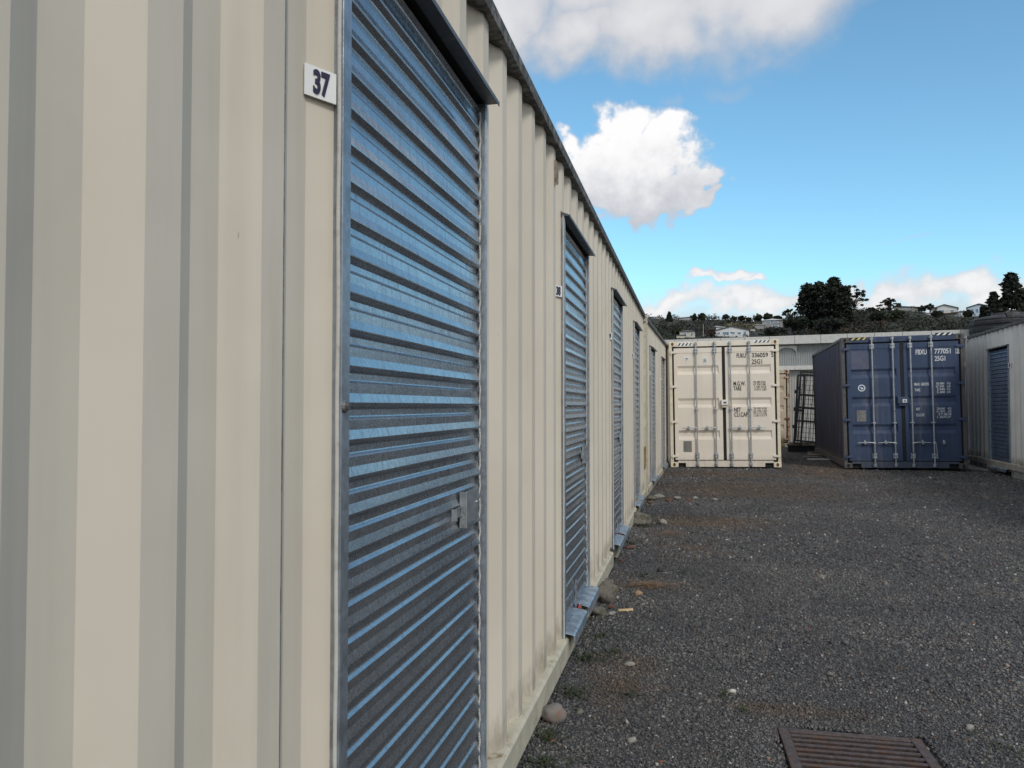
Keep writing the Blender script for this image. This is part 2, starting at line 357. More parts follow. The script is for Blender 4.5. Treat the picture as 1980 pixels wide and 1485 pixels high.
def gravel_colour(nt, scale_vec=None):
    """shared yard colour: blue-grey chip with dirt-brown patches at fixed places of the yard; returns (brown factor, position)"""
    g = nt.nodes.new('ShaderNodeNewGeometry'); p = g.outputs['Position']; s = nt.nodes.new('ShaderNodeSeparateXYZ'); nt.links.new(p, s.inputs[0])
    out = None
    for x, y, rx, ry, k in ((0.15, 9.9, 1.1, .55, 1.0), (-.3, 12.3, .6, .5, .9), (1.0, 13.8, 2.4, 1.6, .75), (-.35, 6.35, .32, .12, .8), (.45, 16.5, 2.5, .9, .8),
                            (1.9, 3.9, .45, .5, .6), (-.35, 4.2, .25, .7, .5), (.5, 3.95, .5, .12, .55), (.0, 8.0, .5, .6, .4), (3.6, 14, 1.6, 1.2, .4), (2.9, 17.5, 1.2, 2.5, .8), (5.4, 9.5, 1.2, 5, .35)):
        u = mth(nt, 'DIVIDE', mth(nt, 'SUBTRACT', s.outputs[0], x), rx); v = mth(nt, 'DIVIDE', mth(nt, 'SUBTRACT', s.outputs[1], y), ry)
        d = mth(nt, 'SUBTRACT', 1.15, mth(nt, 'SQRT', mth(nt, 'ADD', mth(nt, 'MULTIPLY', u, u), mth(nt, 'MULTIPLY', v, v))))
        d = mth(nt, 'MULTIPLY', d, k); out = d if out is None else mth(nt, 'MAXIMUM', out, d)
    nn = noise(nt, p, 3.0, 6, .65); n2 = noise(nt, p, .45, 4, .6)
    f = mth(nt, 'ADD', mth(nt, 'ADD', mth(nt, 'MAXIMUM', out, -.2), mth(nt, 'MULTIPLY', mth(nt, 'SUBTRACT', nn, .5), 1.5)), mth(nt, 'MULTIPLY', mth(nt, 'SUBTRACT', n2, .5), .9))
    return mapr(nt, f, .02, .75), p
def ground_mat():
    m, nt, b = new_mat('crushed_stone_yard')
    f, p = gravel_colour(nt)
    v = nt.nodes.new('ShaderNodeTexVoronoi'); v.inputs['Scale'].default_value = 62; nt.links.new(p, v.inputs['Vector'])
    v2 = nt.nodes.new('ShaderNodeTexVoronoi'); v2.inputs['Scale'].default_value = 24; nt.links.new(p, v2.inputs['Vector'])
    sp = nt.nodes.new('ShaderNodeSeparateColor'); nt.links.new(v.outputs['Color'], sp.inputs[0])
    c = mixc(nt, sp.outputs[0], (.032, .031, .033), (.094, .092, .095))
    c = mixc(nt, mapr(nt, sp.outputs[1], .955, .985), c, (.30, .29, .27))
    c = mixc(nt, mth(nt, 'MULTIPLY', f, .75), c, mixc(nt, sp.outputs[2], (.055, .036, .024), (.13, .09, .06)))
    nt.links.new(c, b.inputs['Base Color']); b.inputs['Roughness'].default_value = .85
    h = mth(nt, 'SUBTRACT', 1.0, mth(nt, 'ADD', mth(nt, 'MULTIPLY', v.outputs['Distance'], 1.0), mth(nt, 'MULTIPLY', v2.outputs['Distance'], .6)))
    nt.links.new(bump(nt, h, .9, .02), b.inputs['Normal']); return m
def stone_mat():
    m, nt, b = new_mat('stone_chips'); f, p = gravel_colour(nt)
    g = nt.nodes.new('ShaderNodeNewGeometry'); r = g.outputs['Random Per Island']
    w = nt.nodes.new('ShaderNodeTexWhiteNoise'); w.noise_dimensions = '1D'; nt.links.new(mth(nt, 'MULTIPLY', r, 917.3), w.inputs['W']); r2 = w.outputs[0]
    c = mixc(nt, r, (.036, .035, .037), (.130, .127, .130))
    c = mixc(nt, mapr(nt, r2, .75, .78), c, mixc(nt, r, (.13, .13, .135), (.17, .155, .13)))
    c = mixc(nt, mapr(nt, r2, .982, .986), c, (.42, .40, .37))
    c = mixc(nt, mapr(nt, r2, .9935, .995), c, (.20, .09, .05))
    c = mixc(nt, mth(nt, 'MULTIPLY', f, .7), c, mixc(nt, r, (.05, .034, .024), (.17, .115, .075)))
    c = mixc(nt, 1.0, c, mixc(nt, noise(nt, p, 300, 2, .5), (.8, .8, .8), (1.2, 1.2, 1.2)), 'MULTIPLY')
    c = mixc(nt, 1.0, c, mixc(nt, mapr(nt, noise(nt, p, .8, 5, .65), .36, .64), (.80, .80, .82), (1.25, 1.22, 1.18)), 'MULTIPLY')
    nt.links.new(c, b.inputs['Base Color']); b.inputs['Roughness'].default_value = .62; return m
ground_m, stone_m = ground_mat(), stone_mat()
rs = [0.25]
while rs[-1] < 135: rs.append(rs[-1] * 1.02)
azs = list(np.linspace(-math.pi, math.pi, 541))
polar('ground', rs, azs, lambda x, y, r, a: gmesh(x, y) if r < 60 else .15 + (gh(x, y) - .15) * (1 - sstep(60, 90, r)), ground_m)
def hill_mat():
    m, nt, b = new_mat('hill_grass'); g = nt.nodes.new('ShaderNodeNewGeometry'); p = g.outputs['Position']
    c = mixc(nt, mapr(nt, noise(nt, p, .05, 6, .65), .35, .65), (.012, .017, .009), (.034, .034, .019))
    c = mixc(nt, mapr(nt, noise(nt, p, .5, 5, .65), .4, .7, 0, .6), c, (.018, .022, .012))
    nt.links.new(c, b.inputs['Base Color']); b.inputs['Roughness'].default_value = .9; return m
rs2 = [110.0]
while rs2[-1] < 3800: rs2.append(rs2[-1] * (1.03 if rs2[-1] < 500 else 1.15))
polar('hillside', rs2, list(np.linspace(-math.pi, math.pi, 361)), lambda x, y, r, a: hill(r, a) - (.5 if r < 118 else 0), hill_mat())

# loose chips lying on the yard: real stones, smaller and denser near the camera
def chips(bands):
    oct_v = np.array([(1, 0, 0), (0, 1, 0), (-1, 0, 0), (0, -1, 0), (0, 0, 1), (0, 0, -1)], float)
    oct_f = np.array([(0, 1, 4), (1, 2, 4), (2, 3, 4), (3, 0, 4), (1, 0, 5), (2, 1, 5), (3, 2, 5), (0, 3, 5)])
    V = []; N = 0
    for r0, r1, n, s0, s1 in bands:
        r = np.sqrt(rng.uniform(r0 * r0, r1 * r1, n)); a = rng.uniform(-.42, .74, n) - YAW
        x, y = r * np.sin(a), r * np.cos(a)
        ok = (x > -.70) & ~((np.abs(x - .69) < .315) & (np.abs(y - 3.36) < .40))
        ok &= ~((x > -.6) & (x < 2.1) & (y > 18.4)) & ~((x > 3.4) & (x < 5.9) & (y > 18.4)) & (x < 6.6 + (20 - y) * .06 - .0)
        x, y, r = x[ok], y[ok], r[ok]; n = len(x)
        z = np.array([gh(p, q) for p, q in zip(x, y)])
        sz = rng.uniform(s0, s1, n) * np.exp(rng.normal(0, .22, n))
        v = oct_v[None] * rng.uniform(.55, 1.25, (n, 6, 1)) + rng.normal(0, .16, (n, 6, 3)); v[:, :, 2] *= .62
        q = rng.normal(size=(n, 4)); q[:, 1:3] *= .45; q /= np.linalg.norm(q, axis=1)[:, None]
        w, i, j, k = q.T
        Rm = np.stack([1 - 2 * (j * j + k * k), 2 * (i * j - w * k), 2 * (i * k + w * j), 2 * (i * j + w * k), 1 - 2 * (i * i + k * k), 2 * (j * k - w * i), 2 * (i * k - w * j), 2 * (j * k + w * i), 1 - 2 * (i * i + j * j)], 1).reshape(n, 3, 3)
        v = np.einsum('nij,nvj->nvi', Rm, v * sz[:, None, None])
        v += np.stack([x, y, z + sz * rng.uniform(-.15, .30, n)], 1)[:, None]
        V.append(v.reshape(-1, 3)); N += n
    V = np.concatenate(V); Fc = (oct_f[None] + (np.arange(N) * 6)[:, None, None]).reshape(-1)
    me = bpy.data.meshes.new('gravel'); me.vertices.add(len(V)); me.vertices.foreach_set('co', V.astype('f').ravel())
    me.loops.add(len(Fc)); me.loops.foreach_set('vertex_index', Fc.astype('i'))
    nf = len(Fc) // 3; me.polygons.add(nf); me.polygons.foreach_set('loop_start', np.arange(0, nf * 3, 3, dtype='i')); me.polygons.foreach_set('loop_total', np.full(nf, 3, 'i'))
    me.update(calc_edges=True); me.materials.append(stone_m)
    o = bpy.data.objects.new('gravel', me); C.objects.link(o)
    tag(o, 'dark blue-grey crushed stone gravel spread over the yard', 'gravel', kind='stuff')
chips([(2.2, 4.4, 62000, .0050, .0098), (4.4, 7.5, 90000, .0065, .012), (7.5, 12, 80000, .009, .016), (12, 22, 75000, .012, .022),
       (2.2, 6, 260, .014, .026), (6, 19, 900, .02, .04)])

# ---------------------------------------------------------------- storage containers with roller doors
PITCH = .287
def corr_profile(s0, s1, phase, pitch=PITCH, depth=.036):
    """break points (s, x) of the corrugated face between s0 and s1; x = 0 outer flat, -depth inner flat"""
    a, b, c = .0702, .0723, .0702
    pts = []; k0 = int((s0 - phase) / pitch) - 2
    for k in range(k0, k0 + int((s1 - s0) / pitch) + 5):
        q = phase + k * pitch
        pts += [(q, 0), (q + a, -depth), (q + a + b, -depth), (q + a + b + c, 0)]
    def xa(s):
        for (p, xp), (q, xq) in zip(pts[:-1], pts[1:]):
            if p <= s <= q: return xp + (xq - xp) * (s - p) / max(1e-9, q - p)
        return 0
    return [(s0, xa(s0))] + [p for p in pts if s0 + 1e-4 < p[0] < s1 - 1e-4] + [(s1, xa(s1))]
def corr_sheet(mb, segs, phase, xo):
    for s0, s1, z0, z1 in segs:
        pr = corr_profile(s0, s1, phase)
        for (a, xa), (b, xb) in zip(pr[:-1], pr[1:]):
            nz_ = max(1, int((z1 - z0) / .5))
            for k in range(nz_):
                q0, q1 = z0 + (z1 - z0) * k / nz_, z0 + (z1 - z0) * (k + 1) / nz_
                mb.quad((xo + xa, a, q0), (xo + xb, b, q0), (xo + xb, b, q1), (xo + xa, a, q1))
def curtain(s0, s1, z0, z1, x, slat=.0815, hang=.0):
    """roller curtain: outer flat, undercut ledge, inner flat, rising ledge"""
    prof = []; z = z0
    # (dz, x offset) for one slat from its bottom upward
    unit = [(0, 0), (.003, .0004), (.0235, -.0058), (.0445, -.0068), (.0515, -.0130), (.0545, -.0142), (.0685, -.0150), (.0715, -.0138), (.0795, -.0012)]
    while z < z1:
        prof += [(z + dz, x + dx) for dz, dx in unit]; z += slat
    prof = [p for p in prof if p[0] <= z1 + .02]
    mb = MB(); n = len(prof); ss = list(np.linspace(s0, s1, 7))
    for i, s in enumerate(ss):
        for zz, xx in prof: mb.v.append((xx + .0012 * math.sin(zz * 7 + i), s, zz))
    for i in range(len(ss) - 1):
        for j in range(n - 1): k = i * n + j; mb.f.append((k, k + n, k + n + 1, k + 1))
    return mb
def storage_container(name, L, doors, label, loc, rz, phase, wall_m, rail_m, bot_m, group=None, pockets=(), H=2.896, D=2.438, z_bot=.12, seams=()):
    """origin on the outer bottom edge of the door side; +y along the side, inside at -x. doors: dicts s0,s1,top,text"""
    t = empty(name, loc, rz, label, 'storage container', group)
    xo = -.030
    w = MB(); segs = []; s = .12
    for d in doors:
        segs.append((s, d['s0'] + .012, z_bot, H - .055)); segs.append((d['s0'] + .012, d['s1'] - .012, d['top'], H - .055)); s = d['s1'] - .012
    segs.append((s, L - .12, z_bot, H - .055)); corr_sheet(w, segs, phase, xo); w.build('corrugated_wall', wall_m, t, recalc=False)
    sh = MB(); sh.box(-D, -D + .04, .1, L - .1, .05, H - .05).box(-D + .04, -.10, .03, .07, .05, H - .05).box(-D + .04, -.10, L - .07, L - .03, .05, H - .05).box(-D + .04, -.13, .1, L - .1, .06, .11)
    sh.build('outer_shell', wall_m, t)
    MB().box(-D + .02, -.08, .06, L - .06, H - .045, H - .012).build('roof', rail_m, t)
    # top rail: thin weathered square section whose underside shows between the ribs
    tr = MB(); tr.box(-.075, 0, .03, L - .03, H - .06, H); tr.build('top_rail', rail_m, t, bevel=.004)
    # bottom rail with a ledge, open at the fork pockets
    br = MB(); cuts = [(0.1, None)] + [(p, None) for p in ()]; s = .1
    edges = []
    for p0, p1 in pockets: edges.append((s, p0)); s = p1
    edges.append((s, L - .1))
    for a, b in edges:
        br.prism([(0, 0), (0, z_bot - .014), (-.012, z_bot - .002), (-.09, z_bot + .002), (-.09, 0)], 0, 1, 'xz')
        k = len(br.v) - 10
        br.v[k:k + 10] = [(x, a + (b - a) * y, z) for x, y, z in br.v[k:k + 10]]
    br.build('bottom_rail', bot_m, t)
    for p0, p1 in pockets: MB().box(-.6, -.095, p0, p1, .02, z_bot - .004).build('fork_pocket', hollow_black, t)
    for s_ in (0, L - .12): MB().box(-.09, -.004, s_, s_ + .12, .11, H - .12).build('corner_post', bot_m, t, bevel=.004)
    for s_ in (0, L - .165):
        for z_ in (0, H - .118):
            c = MB().box(-.165, .003, s_, s_ + .165, z_, z_ + .118).build('corner_casting', bot_m, t, bevel=.006)
            MB().tube((-.02, s_ + .082, z_ + .059), (.0045, s_ + .082, z_ + .059), .032, n=14).build('hole', hollow_black, c)
    for d in doors: door_unit(t, d, H)
    for q in seams: MB().box(-.0315, -.0290, q - .0012, q + .0012, z_bot, H - .06).build('wall_seam', galv_dark, t)
    return t
def door_unit(t, d, H):
    s0, s1, top = d['s0'], d['s1'], d['top']; zb = d.get('bot', .10)
    side = d.get('side', -1)
    fr = MB()
    fr.box(-.12, -.014, s0, s0 + .040, zb, top - .004).box(-.12, -.027, s1 - .012, s1, zb, top - .004)
    fr.box(-.030, -.0125, s0 - .002, s0 + .014, zb, top - .01).box(-.0315, -.0245, s1 - .006, s1 + .003, zb, top - .01)
    f = fr.build('door_frame', d.get('frame', jamb_m), t, bevel=.0015)
    # uneven bead of sealant down the outer edge
    pts = []; n = 60
    for i in range(n + 1):
        z = zb + (top - zb) * i / n; pts.append((-.0205 + .0006 * math.sin(i * .7), s0 - .004 + .0015 * mn.noise(Vector((0, z * 4, s0))), z))
    bd = MB().path(pts, .0046, 6).build('sealant_bead', beadm, t, smooth=True)
    c = curtain(s0 + .040, s1 - .022, zb + .035, top - .045, d.get('cx', -.043)).build('roller_curtain', d.get('mat', curtain_m), t, smooth=False, recalc=False)
    pts = []; n = 90
    for i in range(n + 1):
        z = zb + .03 + (top - zb - .07) * i / n; pts.append((d.get('cx', -.043) - .002 + .002 * math.sin(z * 77), s1 - .020 + .0022 * math.sin(z * 77 + 1) + .002 * mn.noise(Vector((z * 3, 1, s0))), z))
    MB().path(pts, .0042, 5).build('edge_seal', rope_m, c)
    # bottom bar, drop bolt
    bb = MB().box(-.075, -.040, s0 + .04, s1 - .052, zb + .018, zb + .045).box(-.045, -.022, s0 + .04, s1 - .022, zb + .020, zb + .026).build('bottom_bar', zinc_sill, t, bevel=.002)
    # hood
    hd = MB(); e0, e1 = s0 - .006, s1 + .012
    hd.prism([(-.031, top - .002), (.017, top - .002), (.017, top - .012), (.0195, top - .012), (.0195, top + .003), (-.0275, top + .022), (-.031, top + .022)], e0, e1, 'xz')
    hd.build('door_hood', hood_m, t)
    MB().prism([(-.0315, top + .03), (-.17, top + .03), (-.17, top - .10), (-.168, top - .10), (-.168, top - .001), (-.0315, top - .001)], s0, s1, 'xz').build('hood_shade_block', hollow_black, t)  # solid near-black block painting the shade above the curtain top
    # zinc sill in two folded lengths over the bottom rail, open in the middle for the bolt
    if d.get('sill', True):
        m_ = (s0 + s1) / 2 + d.get('gap', 0); si = MB()
        for a, b in ((s0 + .005, m_ - .045), (m_ + .045, s1 - .005)):
            P = [(-.07, .055), (-.03, .052), (.030, .042), (.040, .036), (.043, -.020), (.040, -.020), (.037, .033), (.029, .038), (-.03, .048), (-.07, .051)]
            k = len(si.v); si.prism([(x, z + zb) for x, z in P], 0, 1, 'xz')
            si.v[k:] = [(x, a + (b - a) * y, z) for x, y, z in si.v[k:]]
        si.build('sill_tray', zinc_sill, t, bevel=.0015)
        bl = MB(); bl.box(-.040, -.034, m_ - .02, m_ + .02, zb + .03, zb + .22)
        bl = bl.build('drop_bolt', galv, t, bevel=.001)
        for z_ in (.11, .16, .20): MB().box(-.036, -.0335, m_ - .009, m_ + .009, zb + z_ - .012, zb + z_ + .008).build('bolt_slot', hollow_black, bl)
    if 'text' in d:
        # number plate on the sloping rib face beside the frame
        a, b = d['plate']; z0, z1 = d['pz']; x0, x1 = d.get('px', (-.0645, -.0285))
        P0, P1 = Vector((x0, a, z0)), Vector((x1, b, z0)); u = (P1 - P0).normalized(); n = u.cross(Vector((0, 0, 1))).normalized()
        if n.x < 0: n = -n
        P1 = Vector((x1, b, z0)); u = (P1 - P0).normalized(); n = u.cross(Vector((0, 0, 1))).normalized(); wd = (P1 - P0).length
        M = Matrix(((u.x, 0, n.x, P0.x), (u.y, 0, n.y, P0.y), (u.z, 1, n.z, P0.z), (0, 0, 0, 1)))
        pl = MB().box(0, wd, 0, z1 - z0, .001, .0035, M).build('number_plate', white_p, t)
        hh = (z1 - z0) * .72; txt = d['text']
        lettering([(txt, wd / 2, (z1 - z0 - hh) / 2 + .001, hh, .60, .035, 'CENTER')], navy_ink, pl, M, 'digits', .0040)
    if d.get('latch'):
        lt = MB().box(-.040, -.0375, s1 - .262, s1 - .058, 1.045, 1.152).box(-.043, -.018, s1 - .268, s1 - .262, 1.042, 1.157)
        lt = lt.build('latch_plate', galv, t, bevel=.0012)
        hs = MB().box(-.034, -.031, s1 - .375, s1 - .262, 1.083, 1.087).box(-.034, -.031, s1 - .375, s1 - .262, 1.109, 1.113)
        for q in (.375, .345, .312, .280): hs.box(-.0341, -.0309, s1 - q, s1 - q + .007, 1.087, 1.109)
        hs.box(-.0345, -.016, s1 - .379, s1 - .375, 1.080, 1.116)
        hs.build('hasp', galv, lt)
        for q, z in ((.245, 1.10), (.088, 1.105)): MB().tube((-.038, s1 - q, z), (-.033, s1 - q, z), .006, .004, 10).build('rivet', galv, lt)
        bo = MB().tube((-.014, s0 + .01, 1.432), (-.006, s0 + .01, 1.432), .013, .011, 12).tube((-.006, s0 + .01, 1.432), (-.001, s0 + .01, 1.432), .007, .006, 6)
        bo.build('frame_bolt', galv_dark, t)
DS = [1.447 + 2.87 * k for k in range(4)]
doors1 = [dict(s0=a, s1=a + 1.19, top=2.525, text=str(37 + i), plate=(a - .073, a - .007), pz=(2.055, 2.118), latch=(i in (0, 1, 2))) for i, a in enumerate(DS)]
row1 = storage_container('storage_container', 12.42 + .05, doors1, 'long cream corrugated storage container in the left foreground with roller doors 37 to 40',
                         (-.681, 0.0, .036), 0, .957, cream_wall, rail_top, cream_rail, 'cream storage containers in the left row', pockets=[(6.98, 7.33)], seams=(1.242,))
doors2 = [dict(s0=1.0, s1=2.19, top=2.47, text='41', plate=(.92, .99), pz=(1.98, 2.042)), dict(s0=4.03, s1=5.20, top=2.47, text='42', plate=(3.95, 4.02), pz=(1.98, 2.042))]
row2 = storage_container('storage_container', 6.06, doors2, 'short cream storage container at the far end of the left row, turned slightly away', (-.668, 12.50, .03), R(-1.54), .55, cream_wall, rail_top, cream_rail,
                         'cream storage containers in the left row')
# right-hand container on pads
slate_m = simple('slate_blue_curtain', (.18, .235, .34), .42, .55, .1, 20, (.10, .12, .16), .42, 9, .1)
doors3 = [dict(s0=1.62, s1=2.86, top=2.47, bot=-.05, text='48', plate=(2.90, 3.06), pz=(2.02, 2.12), px=(-.026, -.026), mat=slate_m),
          dict(s0=5.6, s1=6.8, top=2.47, bot=-.05), dict(s0=9.0, s1=10.2, top=2.47, bot=-.05)]
right = storage_container('storage_container', 12.19, doors3, 'pale grey storage container on concrete pads at the right edge with roller door 48', (6.341, 20.008, .209), math.pi - .0593, .15, grey_wall, rail_top, grey_wall)

# ---------------------------------------------------------------- shipping containers shown by their door end
def recessed_panel(mb, x0, x1, z0, z1, recs, y=0.0, dep=.032, th=.03):
    """door skin with pressed-in horizontal recesses (sloping top and bottom faces)"""
    zs = z0
    for r0, r1 in recs:
        mb.quad((x0, y, zs), (x1, y, zs), (x1, y, r0), (x0, y, r0))
        xa, xb = x0 + .075, x1 - .075; s1, s2, e = .075, .055, .018
        mb.quad((x0, y, r0), (xa, y, r0), (xa, y, r1), (x0, y, r1)).quad((xb, y, r0), (x1, y, r0), (x1, y, r1), (xb, y, r1))
        mb.quad((xa, y, r0), (xb, y, r0), (xb - e, y + dep, r0 + s1), (xa + e, y + dep, r0 + s1))
        mb.quad((xa + e, y + dep, r0 + s1), (xb - e, y + dep, r0 + s1), (xb - e, y + dep, r1 - s2), (xa + e, y + dep, r1 - s2))
        mb.quad((xa + e, y + dep, r1 - s2), (xb - e, y + dep, r1 - s2), (xb, y, r1), (xa, y, r1))
        mb.quad((xa, y, r0), (xa + e, y + dep, r0 + s1), (xa + e, y + dep, r1 - s2), (xa, y, r1))
        mb.quad((xb, y, r0), (xb, y, r1), (xb - e, y + dep, r1 - s2), (xb - e, y + dep, r0 + s1))
        zs = r1
    mb.quad((x0, y, zs), (x1, y, zs), (x1, y, z1), (x0, y, z1))
    mb.quad((x0, y, z0), (x0, y, z1), (x0, y + th, z1), (x0, y + th, z0)).quad((x1, y, z0), (x1, y + th, z0), (x1, y + th, z1), (x1, y, z1))
    mb.quad((x0, y, z1), (x1, y, z1), (x1, y + th, z1), (x0, y + th, z1)).quad((x0, y, z0), (x0, y + th, z0), (x1, y + th, z0), (x1, y, z0))
def door_container(label, loc, rot, body, side, frame, post, cast, hinge_m, cfg):
    W, H, L = 2.438, cfg.get('H', 2.896), 6.06; hw = W / 2
    t = empty('shipping_container', loc, label=label, cat='shipping container', rot=rot, group=cfg.get('group'))
    # sides and rear: vertical corrugation
    for sgn in (-1, 1):
        m = MB(); y = .16; q = .278; n = int((L - .3) / q)
        for k in range(n):
            y0 = .15 + k * q; xs = [(0, 0), (.068, .036), (.138, .036), (.206, 0), (.278, 0)]
            for (a, da), (b, db) in zip(xs[:-1], xs[1:]):
                X0, X1 = sgn * (hw - .020 - da), sgn * (hw - .020 - db)
                m.quad((X0, y0 + a, .14), (X1, y0 + b, .14), (X1, y0 + b, H - .06), (X0, y0 + a, H - .06))
        m.build('corrugated_side', side, t, recalc=False)
        MB().box(sgn * (hw - .06) if sgn > 0 else -hw, hw if sgn > 0 else -(hw - .06), .15, L - .1, H - .06, H - .003).build('top_side_rail', post, t)
        MB().box(sgn * (hw - .05) if sgn > 0 else -hw + .002, hw - .002 if sgn > 0 else -(hw - .05), .15, L - .1, .015, .15).build('bottom_side_rail', post, t)
    MB().box(-hw + .05, hw - .05, L - .08, L - .05, .1, H - .05).build('rear_wall', side, t)
    MB().box(-hw + .062, hw - .062, .1, L - .06, H - .03, H - .012).build('roof', side, t)
    MB().box(-hw + .065, hw - .065, .16, L - .1, .08, .13).build('floor', hollow_black, t)
    # corner posts and castings
    for sgn in (-1, 1):
        a, b = (sgn * (hw - .068), sgn * hw) if sgn > 0 else (-hw, -(hw - .068))
        MB().box(a, b, .0, .15, .118, H - .118).build('corner_post', post, t, bevel=.006)
        MB().box(a + .01, b - .01, L - .12, L - .004, .118, H - .118).build('corner_post', post, t, bevel=.006)
        for z in (0, H - .118):
            for yy, yf in ((-.006, -1), (L - .16, 1)):
                a2, b2 = (hw - .165, hw + .004) if sgn > 0 else (-hw - .004, -hw + .165)
                c = MB().box(a2, b2, yy, yy + .165, z, z + .1185).build('corner_casting', cast, t, bevel=.008)
                if yf < 0:
                    m = MB(); cx = (a2 + b2) / 2; ring = [(cx + .030 * math.cos(k * math.pi / 8), z + .059 + .042 * math.sin(k * math.pi / 8)) for k in range(16)]
                    m.prism(ring, -.0085, .02, 'xz').build('casting_hole', cfg.get('hole', hollow_black), c)
                    m = MB(); xo_ = a2 - .001 if sgn < 0 else b2 + .001
                    ring = [(yy + .082 + .035 * math.cos(k * math.pi / 8), z + .059 + .028 * math.sin(k * math.pi / 8)) for k in range(16)]
                    m.prism(ring, min(xo_, xo_ - sgn * .01), max(xo_, xo_ - sgn * .01), 'yz').build('casting_hole', hollow_black, c)
    # header, sill
    MB().box(-hw + .165, hw - .165, .0, .13, H - .122, H - .004).build('door_header', frame, t, bevel=.005)
    s = MB(); pk = cfg['pockets']   # fork notches cut out of the sill
    x = -hw + .165
    for p0, p1 in pk: s.box(x, p0, .0, .13, .012, .150); s.box(p0, p1, .0, .13, .100, .150); x = p1
    s.box(x, hw - .165, .0, .13, .012, .150); s.build('door_sill', frame, t)
    for p0, p1 in pk: MB().box(p0, p1, .06, .5, .0, .099).build('fork_pocket', hollow_black, t)
    # gaskets
    g = MB(); z0, z1 = .168, H - .155
    g.box(-hw + .068, hw - .068, .046, .066, z0 - .03, z1 + .034).box(-.028, .028, .018, .056, z0, z1 + .02)
    g.build('door_gasket', black, t)
    recs = cfg['recs']; doors = []
    for nm, xa, xb in (('left', -hw + .108, -.036), ('right', .036, hw - .108)):
        m = MB(); recessed_panel(m, xa, xb, z0, z1, recs, .012); d = m.build('door_leaf', body, t, recalc=False); doors.append(d)
        for za, zb_ in ((z1 - .112, z1), (z0, z0 + .125)): MB().box(xa, xb, .004, .0115, za, zb_).build('leaf_edge', body, d)
        outer = xa if nm == 'left' else xb; sg = -1 if nm == 'left' else 1
        for z in cfg['hinges']:
            m = MB()
            P = [(outer + sg * .100, z - .018), (outer + sg * .100, z + .020), (outer + sg * .03, z + .032), (outer - sg * .035, z + .030), (outer - sg * .060, z + .014), (outer - sg * .060, z - .010), (outer - sg * .02, z - .022)]
            m.prism(P, -.026, .0, 'xz'); m.tube((outer + sg * .055, -.016, z - .05), (outer + sg * .055, -.016, z + .055), .014, n=10)
            m.build('hinge', hinge_m, d, bevel=.004)
    # lock rods
    for i, x in enumerate(cfg['rods']):
        d = doors[0] if x < 0 else doors[1]
        r = MB().tube((x, -.045, .075), (x, -.045, H - .045), .0165, n=12).build('lock_rod', rod_m, d, smooth=False)
        m = MB()
        for z, s_ in ((.05, 1), (H - .065, -1)):             # cams and keepers
            m.box(x - .032, x + .032, -.030, .0, z - .02, z + .03); m.tube((x, -.045, z - .015), (x, -.045, z + .045), .026, n=10)
            m.tube((x - .03, -.045, z + .045 * (s_ > 0) - .0), (x + .03, -.045, z + .045 * (s_ > 0)), .012, n=8)
        m.build('cam_keeper', rod_m, r, bevel=.002)
        for z in (.27, H - .222):
            m = MB(); m.box(x - .046, x - .022, -.020, .004, z - .060, z + .060).box(x + .022, x + .046, -.020, .004, z - .060, z + .060)
            m.box(x - .030, x + .030, -.066, -.020, z - .048, z - .012).box(x - .030, x + .030, -.066, -.020, z + .012, z + .048)
            for q in (-1, 1):
                for w in (-.045, .045): m.tube((x + q * .037, -.028, z + w), (x + q * .037, -.018, z + w), .009, n=6)
            m.build('rod_bracket', rod_m, r, bevel=.003)
        z = cfg['midz']; m = MB().box(x - .045, x + .045, -.012, .008, z - .014, z + .014).box(x - .026, x + .026, -.066, -.012, z - .016, z + .016).build('rod_bracket', rod_m, r, bevel=.003)
        # handle
        hx, hz = cfg['handles'][i], cfg['hz']; m = MB(); sg = -1 if x < 0 else 1
        m.box(x - .026, x + .026, -.070, -.030, hz - .024, hz + .024)
        if hx == 'down': m.tube((x + .03, -.062, hz), (x + .055, -.062, hz - .34), .011, n=8).tube((x, -.060, hz), (x + .03, -.062, hz), .012, n=8)
        else: m.tube((x, -.060, hz), (x + sg * .13, -.062, hz + .012), .014, .011, n=8).tube((x + sg * .13, -.062, hz + .012), (x + sg * .345, -.060, hz), .011, .008, n=8)
        m.build('handle', rod_m, r)
        m = MB(); kx = x + sg * .19; ring = [(kx + .020 * math.cos(k * math.pi / 6), hz + .005 + .055 * math.sin(k * math.pi / 6)) for k in range(12)]
        m.prism(ring, -.030, .010, 'xz'); m.box(kx - .028, kx + .028, -.072, -.030, hz - .020, hz - .008).box(kx - .028, kx + .028, -.072, -.030, hz + .014, hz + .024)
        m.build('handle_retainer', rod_m, d, bevel=.003)
    # lock box over the gap with its unit number
    x0, x1, zc, hh = cfg['box']; m = MB().prism([(x0, zc - hh), (x1, zc - hh), (x1, zc + hh), (x0, zc + hh)], -.085, .0, 'xz').build('lock_box', cfg['box_m'], t, bevel=.006)
    a0, a1, b0, b1 = cfg['tagr']; p = MB().box(a0, a1, -.0885, -.0855, b0, b1).build('number_plate', white_p, m)
    lettering([(cfg['num'], (a0 + a1) / 2, b0 + (b1 - b0) * .2, (b1 - b0) * .60, .8, .03, 'CENTER')], black_ink, p, M_FRONT, 'digits', .089)
    MB().box(x0 + .02, x1 - .03, -.06, -.015, zc - hh - .045, zc - hh - .001).build('padlock_shroud', cfg['box_m'], m)
